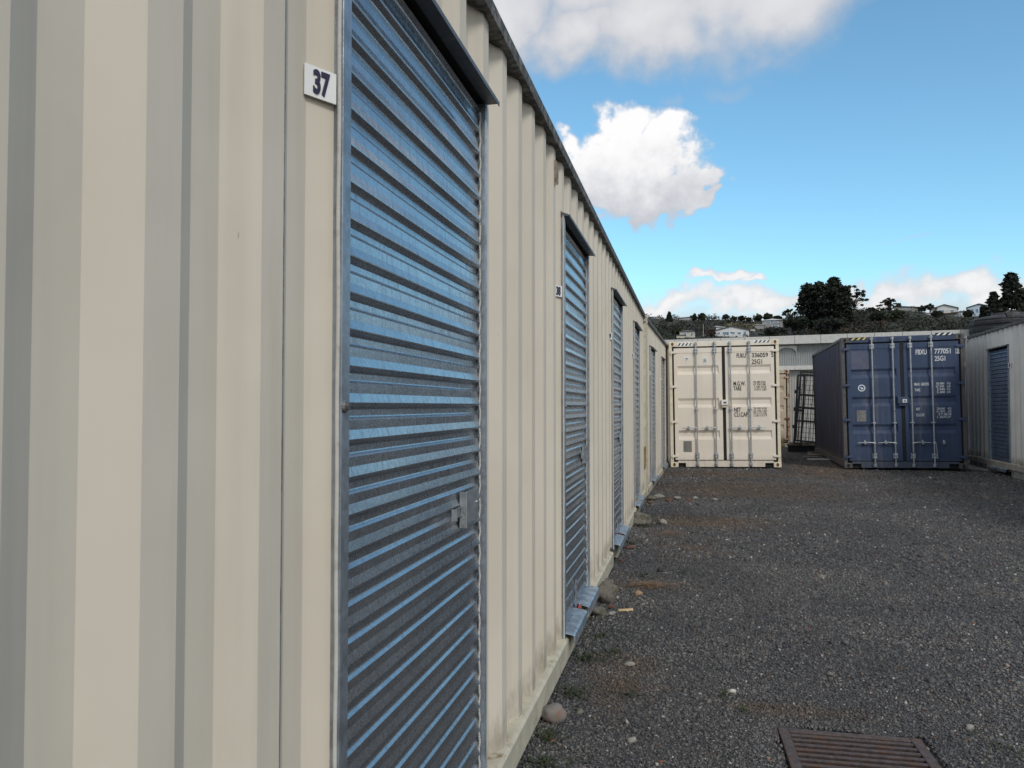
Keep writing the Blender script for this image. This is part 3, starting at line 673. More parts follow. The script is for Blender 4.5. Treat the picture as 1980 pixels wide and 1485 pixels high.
    # hazard stripes on the header
    for (h0, h1, z0_, z1_, lean, ca, cb_, n) in cfg['haz']:
        m = MB().box(h0, h1, -.0035, -.0012, z0_, z1_).build('hazard_tape', ca, t)
        s = MB(); w = (h1 - h0) / (n * 2)
        for k in range(n):
            a = h0 + w * (2 * k + .35); o_ = w * 1.0
            s.prism([(a, z0_ + .004), (a + w * .85, z0_ + .004), (min(h1, a + w * .85 + o_), z1_ - .004), (min(h1, a + o_), z1_ - .004)], -.0055, -.0040, 'xz')
        s.build('hazard_stripe', cb_, m)
    for side_i, items, mm in cfg['text']: lettering(items, mm, doors[side_i], M_FRONT, 'lettering', -.008)
    px0, px1, pz0, pz1 = cfg['plate']
    pl = MB().box(px0, px1, .0065, .0110, pz0, pz1).build('data_plate', steel_plate, doors[0], bevel=.002)
    lettering([('I' * 14, px0 + .02, pz1 - .035 - .032 * k, .012, 1.0, 0.0) for k in range(max(2, int((pz1 - pz0) / .036)))], grey_ink, pl, M_FRONT, 'engraving', -.006)
    return t, doors
def cc(px, py):                                   # pixels of the enlarged photo crop -> metres on the cream door face
    yb, yt = 1399 - .007 * (px - 90), 105 - .020 * (px - 65); z = (yb - py) / (yb - yt) * 2.896; l = 65 + (py - 110) * .0194; return (px - l - 567) / 467, z
def cb(px, py):
    yb, yt = 1411 - .008 * (px - 70), 66 - .025 * (px - 10); z = (yb - py) / (yb - yt) * 2.896; l = 10 + (py - 70) * .0448; return (px - l - 642) / 527, z
def tx(f, s, x0, x1, y0, y1, bold=.012):
    """text placed so that it spans the crop box"""
    a, z1 = f(x0, y0); b, _ = f(x1, y0); _, z0 = f(x0, y1)
    me = text_mesh(s, z1 - z0, 1.0, bold); w = max(v.co.x for v in me.vertices) - min(v.co.x for v in me.vertices); bpy.data.meshes.remove(me)
    return (s, a, z0, z1 - z0, (b - a) / w, bold)
T = [tx(cc, 'FUKU', 770, 864, 226, 271), tx(cc, '336059', 925, 1090, 222, 267), tx(cc, '5', 1124, 1146, 221, 264), tx(cc, '25G1', 925, 1032, 289, 333),
     tx(cc, 'M.G.W.', 737, 860, 515, 558), tx(cc, 'TARE', 739, 820, 566, 608), tx(cc, 'NET', 745, 812, 783, 826), tx(cc, 'CU.CAP.', 747, 892, 833, 876)]
T2 = [tx(cc, s, 942, 1068, y, y + 20, .01) for s, y in (('30.480 KGS', 510), ('67.200 LBS', 535), (' 2.180 KGS', 561), (' 4.815 LBS', 587))]
T2 += [tx(cc, s, 944, 1080, y, y + 20, .01) for s, y in (('28.300 KGS', 780), ('62.385 LBS', 806), ('37.4 CU.M.', 829), ('1.320 CU.FT', 853))]
cx0, cz1 = cc(218, 1128); cx1, cz0 = cc(308, 1240)
recC = [(cc(0, y1)[1], cc(0, y0)[1]) for y0, y1 in ((1022, 1118), (692, 790), (358, 450))]
hz = lambda f, x0, x1, y0, y1, a, b, n: (f(x0, y0)[0], f(x1, y0)[0], f(x0, y1)[1], f(x0, y0)[1], 0, a, b, n)
cfgC = dict(pockets=[(cc(168, 1380)[0], cc(246, 1380)[0]), (cc(1062, 1370)[0], cc(1150, 1370)[0])], recs=recC, hinges=[2.64, 1.85, 1.04, .25],
            rods=[-.617, -.198, .144, .563], midz=1.32, handles=[0, 0, 0, 0], hz=.90, box=(-.075, .085, 1.475, .065), box_m=cream_frame, tagr=(-.062, .070, 1.425, 1.525), num='44',
            haz=[hz(cc, 150, 305, 118, 148, white_p, black_ink, 4), hz(cc, 945, 1112, 92, 120, white_p, black_ink, 4)],
            text=[(1, T, black_ink), (1, T2, grey_ink)], plate=(cx0, cx1, cz0, cz1), hole=rustm)
creamc, dC = door_container('cream high-cube shipping container with closed doors numbered 44 facing the yard', (.781, 18.134, .073), (0, R(-.68), R(3.35)), cream_box, cream_box, cream_box, cream_frame, cream_frame, cream_box, cfgC)
def disc(cx, cz, rx, rz_, n=28): return [(cx + rx * math.cos(2 * math.pi * k / n), cz + rz_ * math.sin(2 * math.pi * k / n)) for k in range(n)]
a, z = cc(215, 260); b, _ = cc(290, 260); _, z0 = cc(0, 327); tri = MB().prism([(a, z), (b, z), ((a + b) / 2, z0)], .006, .0110, 'xz').build('triangle_sticker', white_p, dC[0])
mx = (a + b) / 2; MB().box(mx - .034, mx + .034, .0035, .0055, z - .052, z - .034).box(mx - .009, mx + .009, .0035, .0055, z - .09, z - .052).build('emblem', grey_ink, tri)
(a, z), (b, z0) = cc(416, 262), cc(470, 337); ov = MB().prism(disc((a + b) / 2, (z + z0) / 2, (b - a) / 2, (z - z0) / 2), .006, .011, 'xz').build('oval_sticker', white_p, dC[0])
m = MB(); ox, oz = (a + b) / 2, (z + z0) / 2
for k in range(9):
    t_ = k * 2 * math.pi / 9; m.prism([(ox + .012 * math.cos(t_), oz + .015 * math.sin(t_)), (ox + .042 * math.cos(t_ + .25), oz + .055 * math.sin(t_ + .25)), (ox + .042 * math.cos(t_ - .12), oz + .055 * math.sin(t_ - .12))], .0035, .0055, 'xz')
m.prism(disc(ox, oz, .016, .02, 14), .0032, .0058, 'xz').build('emblem', grey_ink, ov)
B = [tx(cb, 'FBXU', 802, 916, 195, 245, .018), tx(cb, '777051', 997, 1162, 188, 238, .018), tx(cb, '25G1', 1001, 1110, 262, 310, .018), tx(cb, '2', 1222, 1244, 192, 230, .02)]
B2 = [tx(cb, 'MAX. GROSS', 795, 943, 534, 562), tx(cb, 'TARE', 800, 857, 593, 620), tx(cb, 'NET', 817, 858, 788, 814), tx(cb, 'CU.CAP.', 818, 908, 846, 874)]
B2 += [tx(cb, s, 1018, 1100, y, y + 22, .01) for s, y in (('30.480', 530), ('67.200', 559), (' 2.440', 588), (' 5.380', 617))] + [tx(cb, s, 1132, 1164, y, y + 22, .01) for s, y in (('KG', 528), ('LB', 557), ('KG', 586), ('LB', 615))]
B2 += [tx(cb, s, 1028, 1112, y, y + 22, .01) for s, y in (('28.040', 784), ('61.820', 812), (' 37.0', 841), ('1.307', 870))] + [tx(cb, s, 1118 if 'C' in s else 1142, 1176, y, y + 22, .01) for s, y in (('KG', 782), ('LB', 811), ('CU.M', 840), ('CU.FT', 868))]
bx0, bz1 = cb(192, 816); bx1, bz0 = cb(296, 930)
recB = [(cb(0, y1)[1], cb(0, y0)[1]) for y0, y1 in ((962, 1060), (680, 780), (395, 490))]
k0, kz1 = cb(668, 700); k1, kz0 = cb(712, 734)
cfgB = dict(pockets=[(cb(150, 1390)[0], cb(250, 1390)[0]), (cb(1165, 1380)[0], cb(1262, 1380)[0])], recs=recB, hinges=[2.63, 1.83, 1.06, .245],
            rods=[-.60, -.185, .165, .575], midz=.995, handles=[0, 0, 0, 'down'], hz=.56, box=(cb(617, 720)[0], cb(732, 720)[0], cb(0, 722)[1], .072), box_m=blue_frame,
            tagr=(k0, k1, kz0, kz1), num='45',
            haz=[hz(cb, 104, 285, 66, 96, black_ink, yellow_w, 3), hz(cb, 1004, 1182, 26, 54, black_ink, white_p, 3)],
            text=[(1, B, white_ink), (1, B2, white_ink)], plate=(bx0, bx1, bz0, bz1))
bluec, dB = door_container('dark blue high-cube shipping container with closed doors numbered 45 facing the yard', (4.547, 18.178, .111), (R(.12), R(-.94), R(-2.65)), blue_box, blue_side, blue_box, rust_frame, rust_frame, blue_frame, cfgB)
# boxed check digit, round emblem and the faded patch on the blue doors
(a, z), (b, z0) = cb(1212, 182), cb(1251, 240); m = MB(); e = .006
m.box(a, b, .0010, .0026, z - e, z).box(a, b, .0010, .0026, z0, z0 + e).box(a, a + e, .0010, .0026, z0 + e, z - e).box(b - e, b, .0010, .0026, z0 + e, z - e).build('digit_frame', white_ink, dB[1])
(a, z), (b, z0) = cb(201, 549), cb(283, 622); rr_ = (b - a) / 2; ox, oz = (a + b) / 2, (z + z0) / 2
em = MB().prism(disc(ox, oz, rr_, rr_), .006, .0112, 'xz').build('round_emblem', white_p, dB[0])
e2 = MB().prism(disc(ox, oz, rr_ * .74, rr_ * .74), .0042, .0056, 'xz').build('emblem_field', simple('emblem_blue', (.03, .07, .22), .5), em)
m = MB()
m.prism([(ox - .045, oz + .012), (ox - .012, oz + .022), (ox + .005, oz + .002), (ox + .03, oz + .012), (ox + .035, oz - .01), (ox + .008, oz - .03), (ox - .012, oz - .008)], .0028, .0040, 'xz')
m.prism([(ox - .02, oz - .028), (ox + .02, oz - .036), (ox + .0, oz - .044)], .0028, .0040, 'xz').build('emblem_bird', white_p, e2)
(a, z), (b, z0) = cb(118, 206), cb(322, 392)
MB().box(a, b, .0095, .0112, z0, z).build('faded_patch', simple('repainted_patch', (.085, .095, .155), .5, 0, .08, 5, (.11, .11, .155), .45, 3), dB[0])

# older container standing behind, only its edge in view
cfgO = dict(H=2.591, pockets=[(-.6, -.4), (.4, .6)], recs=[(.55, .75), (1.2, 1.4), (1.85, 2.05)], hinges=[2.33, 1.65, .95, .25], rods=[-.60, -.2, .2, .60], midz=1.2, handles=[0, 0, 0, 0], hz=.9,
            box=(-.07, .07, 1.4, .06), box_m=old_frame, tagr=(-.03, .03, 1.38, 1.43), num='', haz=[], text=[], plate=(-.9, -.75, .9, 1.05))
p = at(1533, 866, 25.6)
cfgO['num'] = '.'
oldc, _ = door_container('old rust-stained cream shipping container standing behind the gap between the two door-end containers', (p.x - 1.30, p.y, .10), (0, 0, R(3)), old_box, old_box, old_box, old_frame, old_frame, old_frame, cfgO)
MB().box(1.219 - .05, 1.219 + .004, -.009, -.0045, 2.30, 2.46).build('rust_patch', rustm, oldc)

# pads under the right container, and pieces standing on it
def wob_box(mb, x0, x1, y0, y1, z0, z1, s=.01):
    i = len(mb.v); mb.box(x0, x1, y0, y1, z0, z1); mb.v[i:] = [(x + random.uniform(-s, s), y + random.uniform(-s, s), z + random.uniform(-s, s)) for x, y, z in mb.v[i:]]
for (s0, s1, h, lab) in ((.1, 1.74, .20, 'low concrete footing under the far end of the pale grey container'), (3.0, 5.2, .22, 'low concrete footing under the pale grey container beside roller door 48'), (7.5, 9.5, .22, 'low concrete footing under the near half of the pale grey container')):
    m = MB(); wob_box(m, -.5, -.02, s0, s1, -.24, -.004, .008)
    o = m.build('concrete_footing', concrete, None, bevel=.012); o.location = (6.341, 20.008, .209); o.rotation_euler = (0, 0, math.pi - .0593); tag(o, lab, 'concrete footing', 'concrete footings')
m = MB(); m.prism([(-.25, .2), (-.25, 1.7), (.33, 1.62), (.52, .45), (.3, .15)], 0, .035, 'xy'); o = m.build('concrete_slab', concrete, None, bevel=.01)
o.location = (6.341, 20.008, .070); o.rotation_euler = (0, 0, math.pi - .0593); tag(o, 'thin pale concrete slab on the gravel beside the blue container', 'slab')

# ---------------------------------------------------------------- shed behind
def shed():
    p0 = at(1540, 649, 27.0); d = FW * .397 + RT * -.918; d = Vector((d.x, d.y, 0)).normalized()   # runs left and away
    n = Vector((d.y, -d.x, 0))
    if n.dot(Vector((0, 1, 0))) > 0: n = -n                                                        # faces the yard
    ztop = p0.z
    t = empty('shed', (p0.x, p0.y, 0), math.atan2(-d.y, -d.x), 'long grey corrugated shed with a pale jointed fascia behind the containers', 'shed')
    # local: +x to the right (towards the camera's right), -y faces the yard
    L0, L1 = -16, 16; zt = ztop; q = .076; zl = zt - 1.05
    def clad(mb, z0, z1, y, x0, x1):
        x = x0
        while x < x1:
            for a, b, ya, yb in ((0, .019, 0, -.013), (.019, .038, -.013, -.018), (.038, .057, -.018, -.005), (.057, .076, -.005, 0)):
                mb.quad((x + a, y + ya, z0), (x + b, y + yb, z0), (x + b, y + yb, z1), (x + a, y + ya, z1))
            x += q
    m = MB(); clad(m, zl, zt - .24, 0, L0, L1); m.build('upper_cladding', shed_clad, t, recalc=False)
    m = MB(); clad(m, -.1, zl - .14, .12, L0, L1); m.build('lower_cladding', shed_low, t, recalc=False)
    MB().box(L0, L1, -.10, .06, zl - .16, zl - .01).build('lintel_beam', gutter_m, t, bevel=.004)
    MB().box(L0, L1, .02, 9.0, zt - .20, zt - .12).build('roof', shed_clad, t)
    w = MB(); w.box(L0, L0 + .1, .16, 9, -.1, zt - .21).box(L1 - .1, L1, .16, 9, -.1, zt - .21).box(L0, L1, 8.9, 9, -.1, zt - .21); w.build('shed_wall', shed_clad, t)
    for k in range(int((L1 - L0) / .84)):
        x = L0 + k * .84; m = MB(); m.prism([(-.30, zt - .31), (-.28, zt - .31), (-.28, zt - .03), (-.02, zt - .01), (-.02, zt), (-.31, zt - .02)], x + .006, x + .832, 'yz')
        m.box(x + .006, x + .832, -.28, -.02, zt - .31, zt - .30); m.build('fascia_panel', gutter_m, t, bevel=.003)
    m = MB(); m.box(L0, L1, -.29, -.02, zt - .29, zt - .04).build('gutter_core', galv_dark, t)
    return t, d, zt
shed_t, shed_d, shed_z = shed()
def shed_x(px):                              # local x on the shed face seen at that column
    M = shed_t.matrix_basis; bpy.context.view_layer.update(); M = shed_t.matrix_world.inverted(); o = M @ Vector((0, 0, HC)); r = M.to_3x3() @ ray(px, 700)
    return o.x - o.y / r.y * r.x
x0, x1 = shed_x(1490), shed_x(1541); ca = shed_x(1522); ra = .34
P = [(x0, shed_z - .36), (x1, shed_z - .36), (x1, shed_z - .64), (ca + ra + .02, shed_z - .64)]
P += [(ca + ra * math.cos(t_), shed_z - .66 + .24 * math.sin(t_)) for t_ in np.linspace(0, math.pi, 15)]
P += [(ca - ra - .02, shed_z - .64), (x0, shed_z - .64)]
MB().prism(P, -.075, -.045, 'xz').build('arched_board', white_board, shed_t)

# leaning steel mesh gates in the gap
def mesh_gate(label, loc, rz, tilt, roll, w, h, nh, nv, rails):
    g = empty('mesh_gate', loc, label=label, cat='steel gate', rot=(tilt, roll, rz), group='steel mesh gates leaning in the gap')
    f = MB(); e = .05
    f.box(0, e, -e, 0, 0, h).box(w - e, w, -e, 0, 0, h).box(e, w - e, -e, 0, 0, e).box(e, w - e, -e, 0, h - e, h)
    f.build('gate_frame', mesh_m, g, bevel=.004)
    for z in rails: MB().box(e, w - e, -.045, -.008, z - .03, z + .03).build('cross_rail', mesh_m, g, bevel=.003)
    b = MB()
    for k in range(1, nv): b.tube((w * k / nv, -.012, e), (w * k / nv, -.012, h - e), .009, n=6, cap=False)
    for k in range(1, nh): b.tube((e, -.022, h * k / nh), (w - e, -.022, h * k / nh), .006, n=6, cap=False)
    b.build('mesh_bars', mesh_m, g)
    for z in (h * .25, h * .5, h * .75): MB().box(-.045, .0, -.045, -.01, z - .05, z + .05).build('hinge_lug', mesh_m, g)
    return g
p = at(1536, 848, 22.8); mesh_gate('large dark steel mesh gate leaning against the shed wall in the gap', (p.x, p.y, .42), R(-12), R(-6), R(4.5), 2.2, 2.12, 15, 22, (.62, 1.02, 1.40, 2.0))
p = at(1533, 850, 22.2); mesh_gate('narrow dark steel frame gate leaning edge-on beside the rusty container', (p.x, p.y, .36), R(4), R(-6), R(5), .24, 2.05, 4, 2, (1.0,))
m = MB(); wob_box(m, -.1, 1.4, -.15, .25, 0, .10, .01)
p = at(1533, 856, 23.0); o = m.build('timber_pallet', plank_m, None); o.location = (p.x, p.y + .2, .28); o.rotation_euler = (0, 0, R(-8)); tag(o, 'pale timber bearer under the foot of the leaning mesh gates', 'timber')
m = MB(); wob_box(m, -.05, 2.3, -.1, .5, 0, .27, .02); o = m.build('scrap_block', mesh_m, None, bevel=.01); o.location = (p.x - .05, p.y + .35, .02); o.rotation_euler = (0, 0, R(-8)); tag(o, 'dark low stack of scrap steel in the shadow under the leaning gates', 'scrap')

# planks and offcuts lying in the gap
def plank(px, py, l, w, th, rz, mat, lab, tilt=0, d=None):
    gz_ = .12
    for _ in range(4):
        r_ = ray(px, py); t_ = (gz_ - HC) / r_.z; P_ = Vector((0, 0, HC)) + r_ * t_; gz_ = gh(P_.x, P_.y)
    m = MB(); n = 6
    for k in range(n):
        a, b = -l / 2 + l * k / n, -l / 2 + l * (k + 1) / n
        wob_box(m, a, b, -w / 2, w / 2, 0, th, 0)
    m.v = [(x, y + .012 * mn.noise(Vector((x * 3, px, 0))), z + .015 * mn.noise(Vector((x * 2, py, 1)))) for x, y, z in m.v]
    o = m.build('plank', mat, None); o.location = (P_.x, P_.y, gz_ + .012); o.rotation_euler = (0, tilt, R(rz)); tag(o, lab, 'plank', 'timber offcuts in the gap')
plank(1586, 890, .62, .10, .03, -6, white_board, 'widest pale board lying nearest the blue container in the gap')
plank(1582, 880.5, .55, .07, .03, -28, plank_m, 'curved pale offcut lying across the gap beside the blue container')
plank(1572, 876, .35, .06, .025, 35, plank_m, 'short offcut lying at the foot of the blue container side')
plank(1566, 884, .40, .05, .02, 4, plank_m, 'thin greyish lath lying in the middle of the gap')
plank(1548, 869, .95, .12, .04, -22, white_board, 'long white board sloping down from the leaning gates', R(6))
plank(1558, 866, .5, .10, .05, 12, plank_m, 'stubby timber offcut by the foot of the leaning gates')

# ---------------------------------------------------------------- stones and litter on the yard
def rock(name, x, y, sx, sy, sz, rz, mat, lab, cat='rock', group=None, sink=.25, seed=0, rough=.18, sub=3):
    bm = bmesh.new(); bmesh.ops.create_icosphere(bm, subdivisions=sub, radius=1)
    for v in bm.verts:
        c = v.co.copy(); k = 1 + rough * mn.noise(c * 1.1 + Vector((seed * 7.1, 0, 0))) * 2 + rough * .35 * mn.noise(c * 3.3 + Vector((seed, 3, 0)))
        v.co = Vector((c.x * k * sx, c.y * k * sy, c.z * k * sz))
    me = bpy.data.meshes.new(name); bm.to_mesh(me); bm.free(); me.materials.append(mat)
    me.polygons.foreach_set('use_smooth', [True] * len(me.polygons))
    o = bpy.data.objects.new(name, me); C.objects.link(o); o.location = (x, y, gh(x, y) + sz * (1 - 2 * sink)); o.rotation_euler = (0, 0, rz); tag(o, lab, cat, group); return o
rk1 = simple('smooth_grey_river_stone', (.19, .175, .165), .75, 0, .2, 30, (.20, .12, .09), .42, 12, .6)
rk2 = simple('rough_brown_rock', (.15, .135, .115), .85, 0, .25, 22, (.08, .075, .05), .45, 14, .9)
rk3 = simple('pale_stone', (.28, .265, .24), .8, 0, .15, 30, (.2, .18, .15), .4, 14, .5)
G = 'loose stones along the foot of the left containers'
rock('river_stone', -.628, 3.565, .062, .050, .044, .3, rk1, 'smooth rounded grey-pink stone by the bottom rail in the foreground', 'stone', G, .12, 1, .12)
rock('rock', -.62, 5.80, .088, .075, .088, .8, rk2, 'biggest brown rock against the container foot just past door 38', 'stone', G, .14, 2, .22)
rock('rock', -.66, 6.22, .075, .065, .05, .2, rk2, 'rough dark rock half buried behind the biggest brown rock', 'stone', G, .2, 5, .3)
rock('rock', -.64, 5.40, .060, .062, .042, .4, rk2, 'flatter brown stone in front of the biggest brown rock', 'stone', G, .15, 3, .22)
rock('stone', -.548, 5.44, .026, .03, .018, .4, rk3, 'small pale stone right beside the flatter brown stone', 'stone', G, .2, 4, .25, 2)
rock('stone', -.344, 4.416, .032, .024, .013, .2, rk3, 'flat grey-brown pebble lying out on the gravel level with the foreground stone', 'stone', G, .15, 6, .2, 2)
rock('stone', -.40, 6.05, .03, .026, .022, .2, simple('orange_stone', (.32, .21, .13), .8), 'small orange-brown stone beside the biggest brown rock', 'stone', G, .15, 7, .2, 2)
rock('rock', -.62, 9.62, .15, .12, .085, .2, rk2, 'pale topped rock at the container foot just past door 39', 'stone', G, .2, 8, .25)
rock('stone', -.33, 9.62, .05, .045, .04, .2, rk3, 'pale angular stone near the rock past door 39', 'stone', G, .15, 9, .25, 2)
rock('stone', 1.228, 3.905, .020, .017, .014, .2, rk3, 'grey stone to the right of the drain grate', 'stone', None, .1, 10, .3, 2)
rock('stone', .20, 4.12, .022, .017, .011, .5, simple('white_stone', (.50, .48, .44), .8), 'whitish stone on the gravel left of the drain grate', 'stone', None, .1, 11, .3, 2)
rock('stone', -.255, 3.42, .022, .018, .012, .9, rk3, 'pale chip nearest the picture bottom left of the drain', 'stone', None, .1, 12, .3, 2)
# rubble row at the joint of the two left containers
q = 0; lst = [(-.58, 12.0, .10, rk2, 'dark brown'), (-.44, 12.25, .09, rk3, 'pale'), (-.33, 11.95, .07, brick_red, 'red brick'), (-.2, 12.2, .075, rk3, 'buff'), (-.07, 12.0, .06, brick_red, 'rusty red'),
     (.05, 12.2, .055, rk3, 'pale flat'), (.20, 12.05, .05, rk2, 'brown'), (-.62, 11.4, .06, brick_red, 'small red brick'), (-.5, 12.55, .08, rk2, 'blackish'), (.34, 12.3, .045, rk3, 'small whitish')]
for x, y, s_, mt, w_ in lst:
    q += 1; s_ *= .72; x += random.uniform(-.05, .05); y += random.uniform(-.15, .15); rock('rubble', x, y, s_ * random.uniform(.9, 1.5), s_, s_ * .55, random.random() * 3, mt, f'{w_} fragment in the rubble row by the joint of the left containers, ' + ['first and nearest the wall', 'second from the wall', 'third from the wall', 'fourth from the wall', 'fifth from the wall', 'sixth from the wall', 'seventh from the wall', 'a little nearer the camera', 'behind the first ones', 'outermost of the row'][q - 1], 'rubble', 'rubble by the container joint', .15, 20 + q, .35, 2)
def chip_piece(name, x, y, l, w, h, rz, mat, lab, cat):
    m = MB(); wob_box(m, -l / 2, l / 2, -w / 2, w / 2, 0, h, min(w, h) * .2); o = m.build(name, mat, None, bevel=.001)
    o.location = (x, y, gh(x, y) + .008); o.rotation_euler = (R(3), R(-4), rz); return tag(o, lab, cat)
chip_piece('wood_chip', -.456, 5.554, .105, .022, .010, R(14), wood_chip, 'fresh yellow wood chip on the gravel past door 38', 'wood chip')
chip_piece('brick_fragment', -.56, 5.60, .05, .024, .018, R(-12), brick_red, 'small red brick fragment left of the yellow wood chip', 'brick fragment')
chip_piece('brick_fragment', -.61, 7.95, .09, .04, .02, R(30), brick_red, 'flat brown brick fragment beside the sill of door 39', 'brick fragment')
chip_piece('brick_fragment', -.63, 7.25, .06, .03, .02, R(60), brick_red, 'bright red brick fragment under the near end of the sill of door 39', 'brick fragment')
# dead pine needles and small weeds
straw_m = simple('dry_needles', (.26, .16, .095), .85, 0, .3, 30)
def straw(cx, cy, rx, ry, n, lab):
    m = MB()
    for _ in range(n):
        a, k = random.uniform(0, 6.28), abs(random.gauss(0, .62)); x, y = max(-.67, cx + rx * k * math.cos(a)), cy + ry * k * math.sin(a)
        l = random.uniform(.04, .13); b = random.gauss(.25, .6); z = gh(x, y) + random.uniform(.012, .028)
        d = Vector((math.cos(b) * l, math.sin(b) * l, random.uniform(-.01, .012))); p_ = Vector((x, y, z)); w = Vector((-d.y, d.x, 0)).normalized() * .0013
        m.quad(p_ - w, p_ + w, p_ + d + w, p_ + d - w)
    o = m.build('pine_needles', straw_m, None, recalc=False); tag(o, lab, 'needle litter', kind='stuff')
straw(-.37, 6.35, .30, .15, 300, 'drift of dry brown pine needles on the gravel past door 38')
straw(-.30, 8.9, .35, .35, 260, 'thin scatter of dry needles beside the wall past door 39')
straw(.30, 12.9, 1.6, .8, 500, 'scatter of dry needles on the dirt near the container joint')
weed_m = simple('weed_leaf', (.035, .045, .018), .8, 0, .4, 60)
def weeds(spots):
    m = MB()
    for cx, cy, r_, n in spots:
        for _ in range(n):
            a, k = random.uniform(0, 6.28), random.gauss(0, .55); x, y = cx + r_ * k * math.cos(a), cy + r_ * k * math.sin(a)
            if x < -.675: continue
            l = random.uniform(.008, .03); b = random.uniform(0, 6.28); p_ = Vector((x, y, gh(x, y) + random.uniform(.006, .02)))
            d = Vector((math.cos(b) * l, math.sin(b) * l, random.uniform(0, l * .9))); w = Vector((-d.y, d.x, 0)).normalized() * l * .22
            m.quad(p_, p_ + d * .5 + w, p_ + d, p_ + d * .5 - w)
    o = m.build('weeds', weed_m, None, recalc=False); tag(o, 'small green weeds and moss between the stones', 'weeds', kind='stuff')
weeds([(-.60, 4.45, .20, 240), (-.55, 4.9, .20, 150), (-.60, 3.9, .14, 150), (-.62, 3.35, .10, 130), (-.58, 3.1, .14, 150), (-.45, 4.62, .12, 70), (-.32, 3.95, .08, 40), (.16, 4.05, .06, 30), (.24, 3.86, .05, 30), (-.60, 9.45, .3, 500),
       (-.62, 8.2, .1, 100), (.9, 11.0, .8, 150), (-.4, 6.65, .2, 120), (-.05, 6.9, .2, 60), (1.3, 3.7, .2, 50), (-.62, 2.7, .1, 100)])

# ---------------------------------------------------------------- drain grate
def drain():
    t = empty('drain_grate', (.69, 3.36, -.002), R(1.5), 'rusty iron drain grate set in the gravel at the bottom of the picture', 'drain grate')
    X, Y = .30, .37; f = MB()
    f.box(-X, -X + .045, -Y, Y, -.035, .006).box(X - .045, X, -Y, Y, -.035, .006).box(-X + .045, X - .045, Y - .035, Y, -.035, .006).box(-X + .045, X - .045, -Y, -Y + .035, -.035, .006)
    f.build('grate_frame', grate_m, t, bevel=.004)
    n = 14
    for k in range(n):
        y = Y - .035 - .026 - k * (2 * Y - .07) / n
        MB().prism([(y - .011, .003), (y + .011, .003), (y + .007, -.026), (y - .007, -.026)], -X + .045, X - .045, 'yz').build('grate_bar', grate_m, t, bevel=.002)
    MB().box(-X - .035, -X - .004, Y - .09, Y + .012, -.03, -.001).build('frame_lug', grate_m, t, bevel=.003)
    m = MB().box(-X + .03, X - .03, -Y + .02, Y - .02, -.075, -.062); m.build('silt_bed', simple('wet_silt', (.05, .036, .028), .8, 0, .5, 30, (.09, .06, .04), .5, 18, .6), t)
drain()

# padlocks on the drop bolts
def padlock(y, m_, lab):
    t = empty('padlock', (-.681 + -.024, y, .036 + .125), R(8), lab, 'padlock', 'padlocks on the drop bolts')
    MB().prism([(-.028, 0), (.028, 0), (.030, .022), (.022, .034), (-.022, .034), (-.030, .022)], -.004, .02, 'yz').build('lock_body', m_, t, bevel=.003)
    pts = [(.008, .017 * math.cos(a), .030 + .032 * math.sin(a)) for a in np.linspace(0, math.pi, 9)]
    MB().path(pts, .0045, 7).build('shackle', galv, t, smooth=True)
for i, (k, mm, lb) in enumerate(((1, red_paint, 'red-bodied padlock lying on the sill of door 38'), (2, simple('maroon_lock', (.12, .02, .02), .4), 'dark red padlock lying on the sill of door 39'), (3, brass, 'small padlock on the sill of door 40'))):
    padlock(DS[k] + .60, mm, lb)
# vent hood and marks on the left container
v = MB(); v.prism([(4.075, 2.635), (4.155, 2.66), (4.155, 2.75), (4.075, 2.775)], -.030, -.020, 'yz'); v.build('vent_cover', simple('vent_paint', (.30, .22, .15), .7, 0, .2, 40, (.14, .07, .04), .45, 30), row1, bevel=.002)
MB().box(-.0045, -.0005, 12.30, 12.36, .46, .81).build('yellow_tape', yellow_m, row1)
# lamp on the right container
def lamp():
    p = at(1956, 612, 14.6); t = empty('flood_lamp', (p.x, p.y, 3.10), R(200), 'small dark floodlight and bracket on the roof of the pale grey container', 'floodlight')
    MB().tube((0, 0, -.02), (0, 0, .12), .010).tube((-.16, 0, .03), (-.02, 0, .015), .018, .014).build('bracket', mesh_m, t)
    MB().box(-.055, .055, -.02, .02, .09, .20, Matrix.Rotation(R(28), 4, 'Y')).build('lamp_head', mesh_m, t, bevel=.01)
lamp()

# ---------------------------------------------------------------- water tank
def tank():
    p = at(1950, 640, 24.0); g = .15; Rr = 1.04; zt = 4.22
    t = empty('water_tank', (p.x, p.y, g), 0, 'big ribbed dark plastic water tank behind the pale grey container', 'water tank')
    prof = [(Rr, 0)]
    z = 0
    while z < zt - g - .08: prof += [(Rr, z + .02), (Rr + .03, z + .05), (Rr + .03, z + .13), (Rr, z + .16)]; z += .2
    top = prof[-1][1]
    prof += [(Rr + .01, top + .05), (Rr * .95, top + .09), (Rr * .75, top + .15), (Rr * .5, top + .19), (Rr * .48, top + .20), (0.001, top + .21)]
    m = MB(); n = 56
    for r, z in prof:
        for k in range(n): m.v.append((r * math.cos(6.28318 * k / n), r * math.sin(6.28318 * k / n), z))
    for i in range(len(prof) - 1):
        for k in range(n): a = i * n; m.f.append((a + k, a + (k + 1) % n, a + n + (k + 1) % n, a + n + k))
    m.build('tank_shell', tank_m, t)
    MB().tube((0, 0, top + .19), (0, 0, top + .27), .48, .44, 28).build('tank_lid', tank_m, t, bevel=.01)
tank()

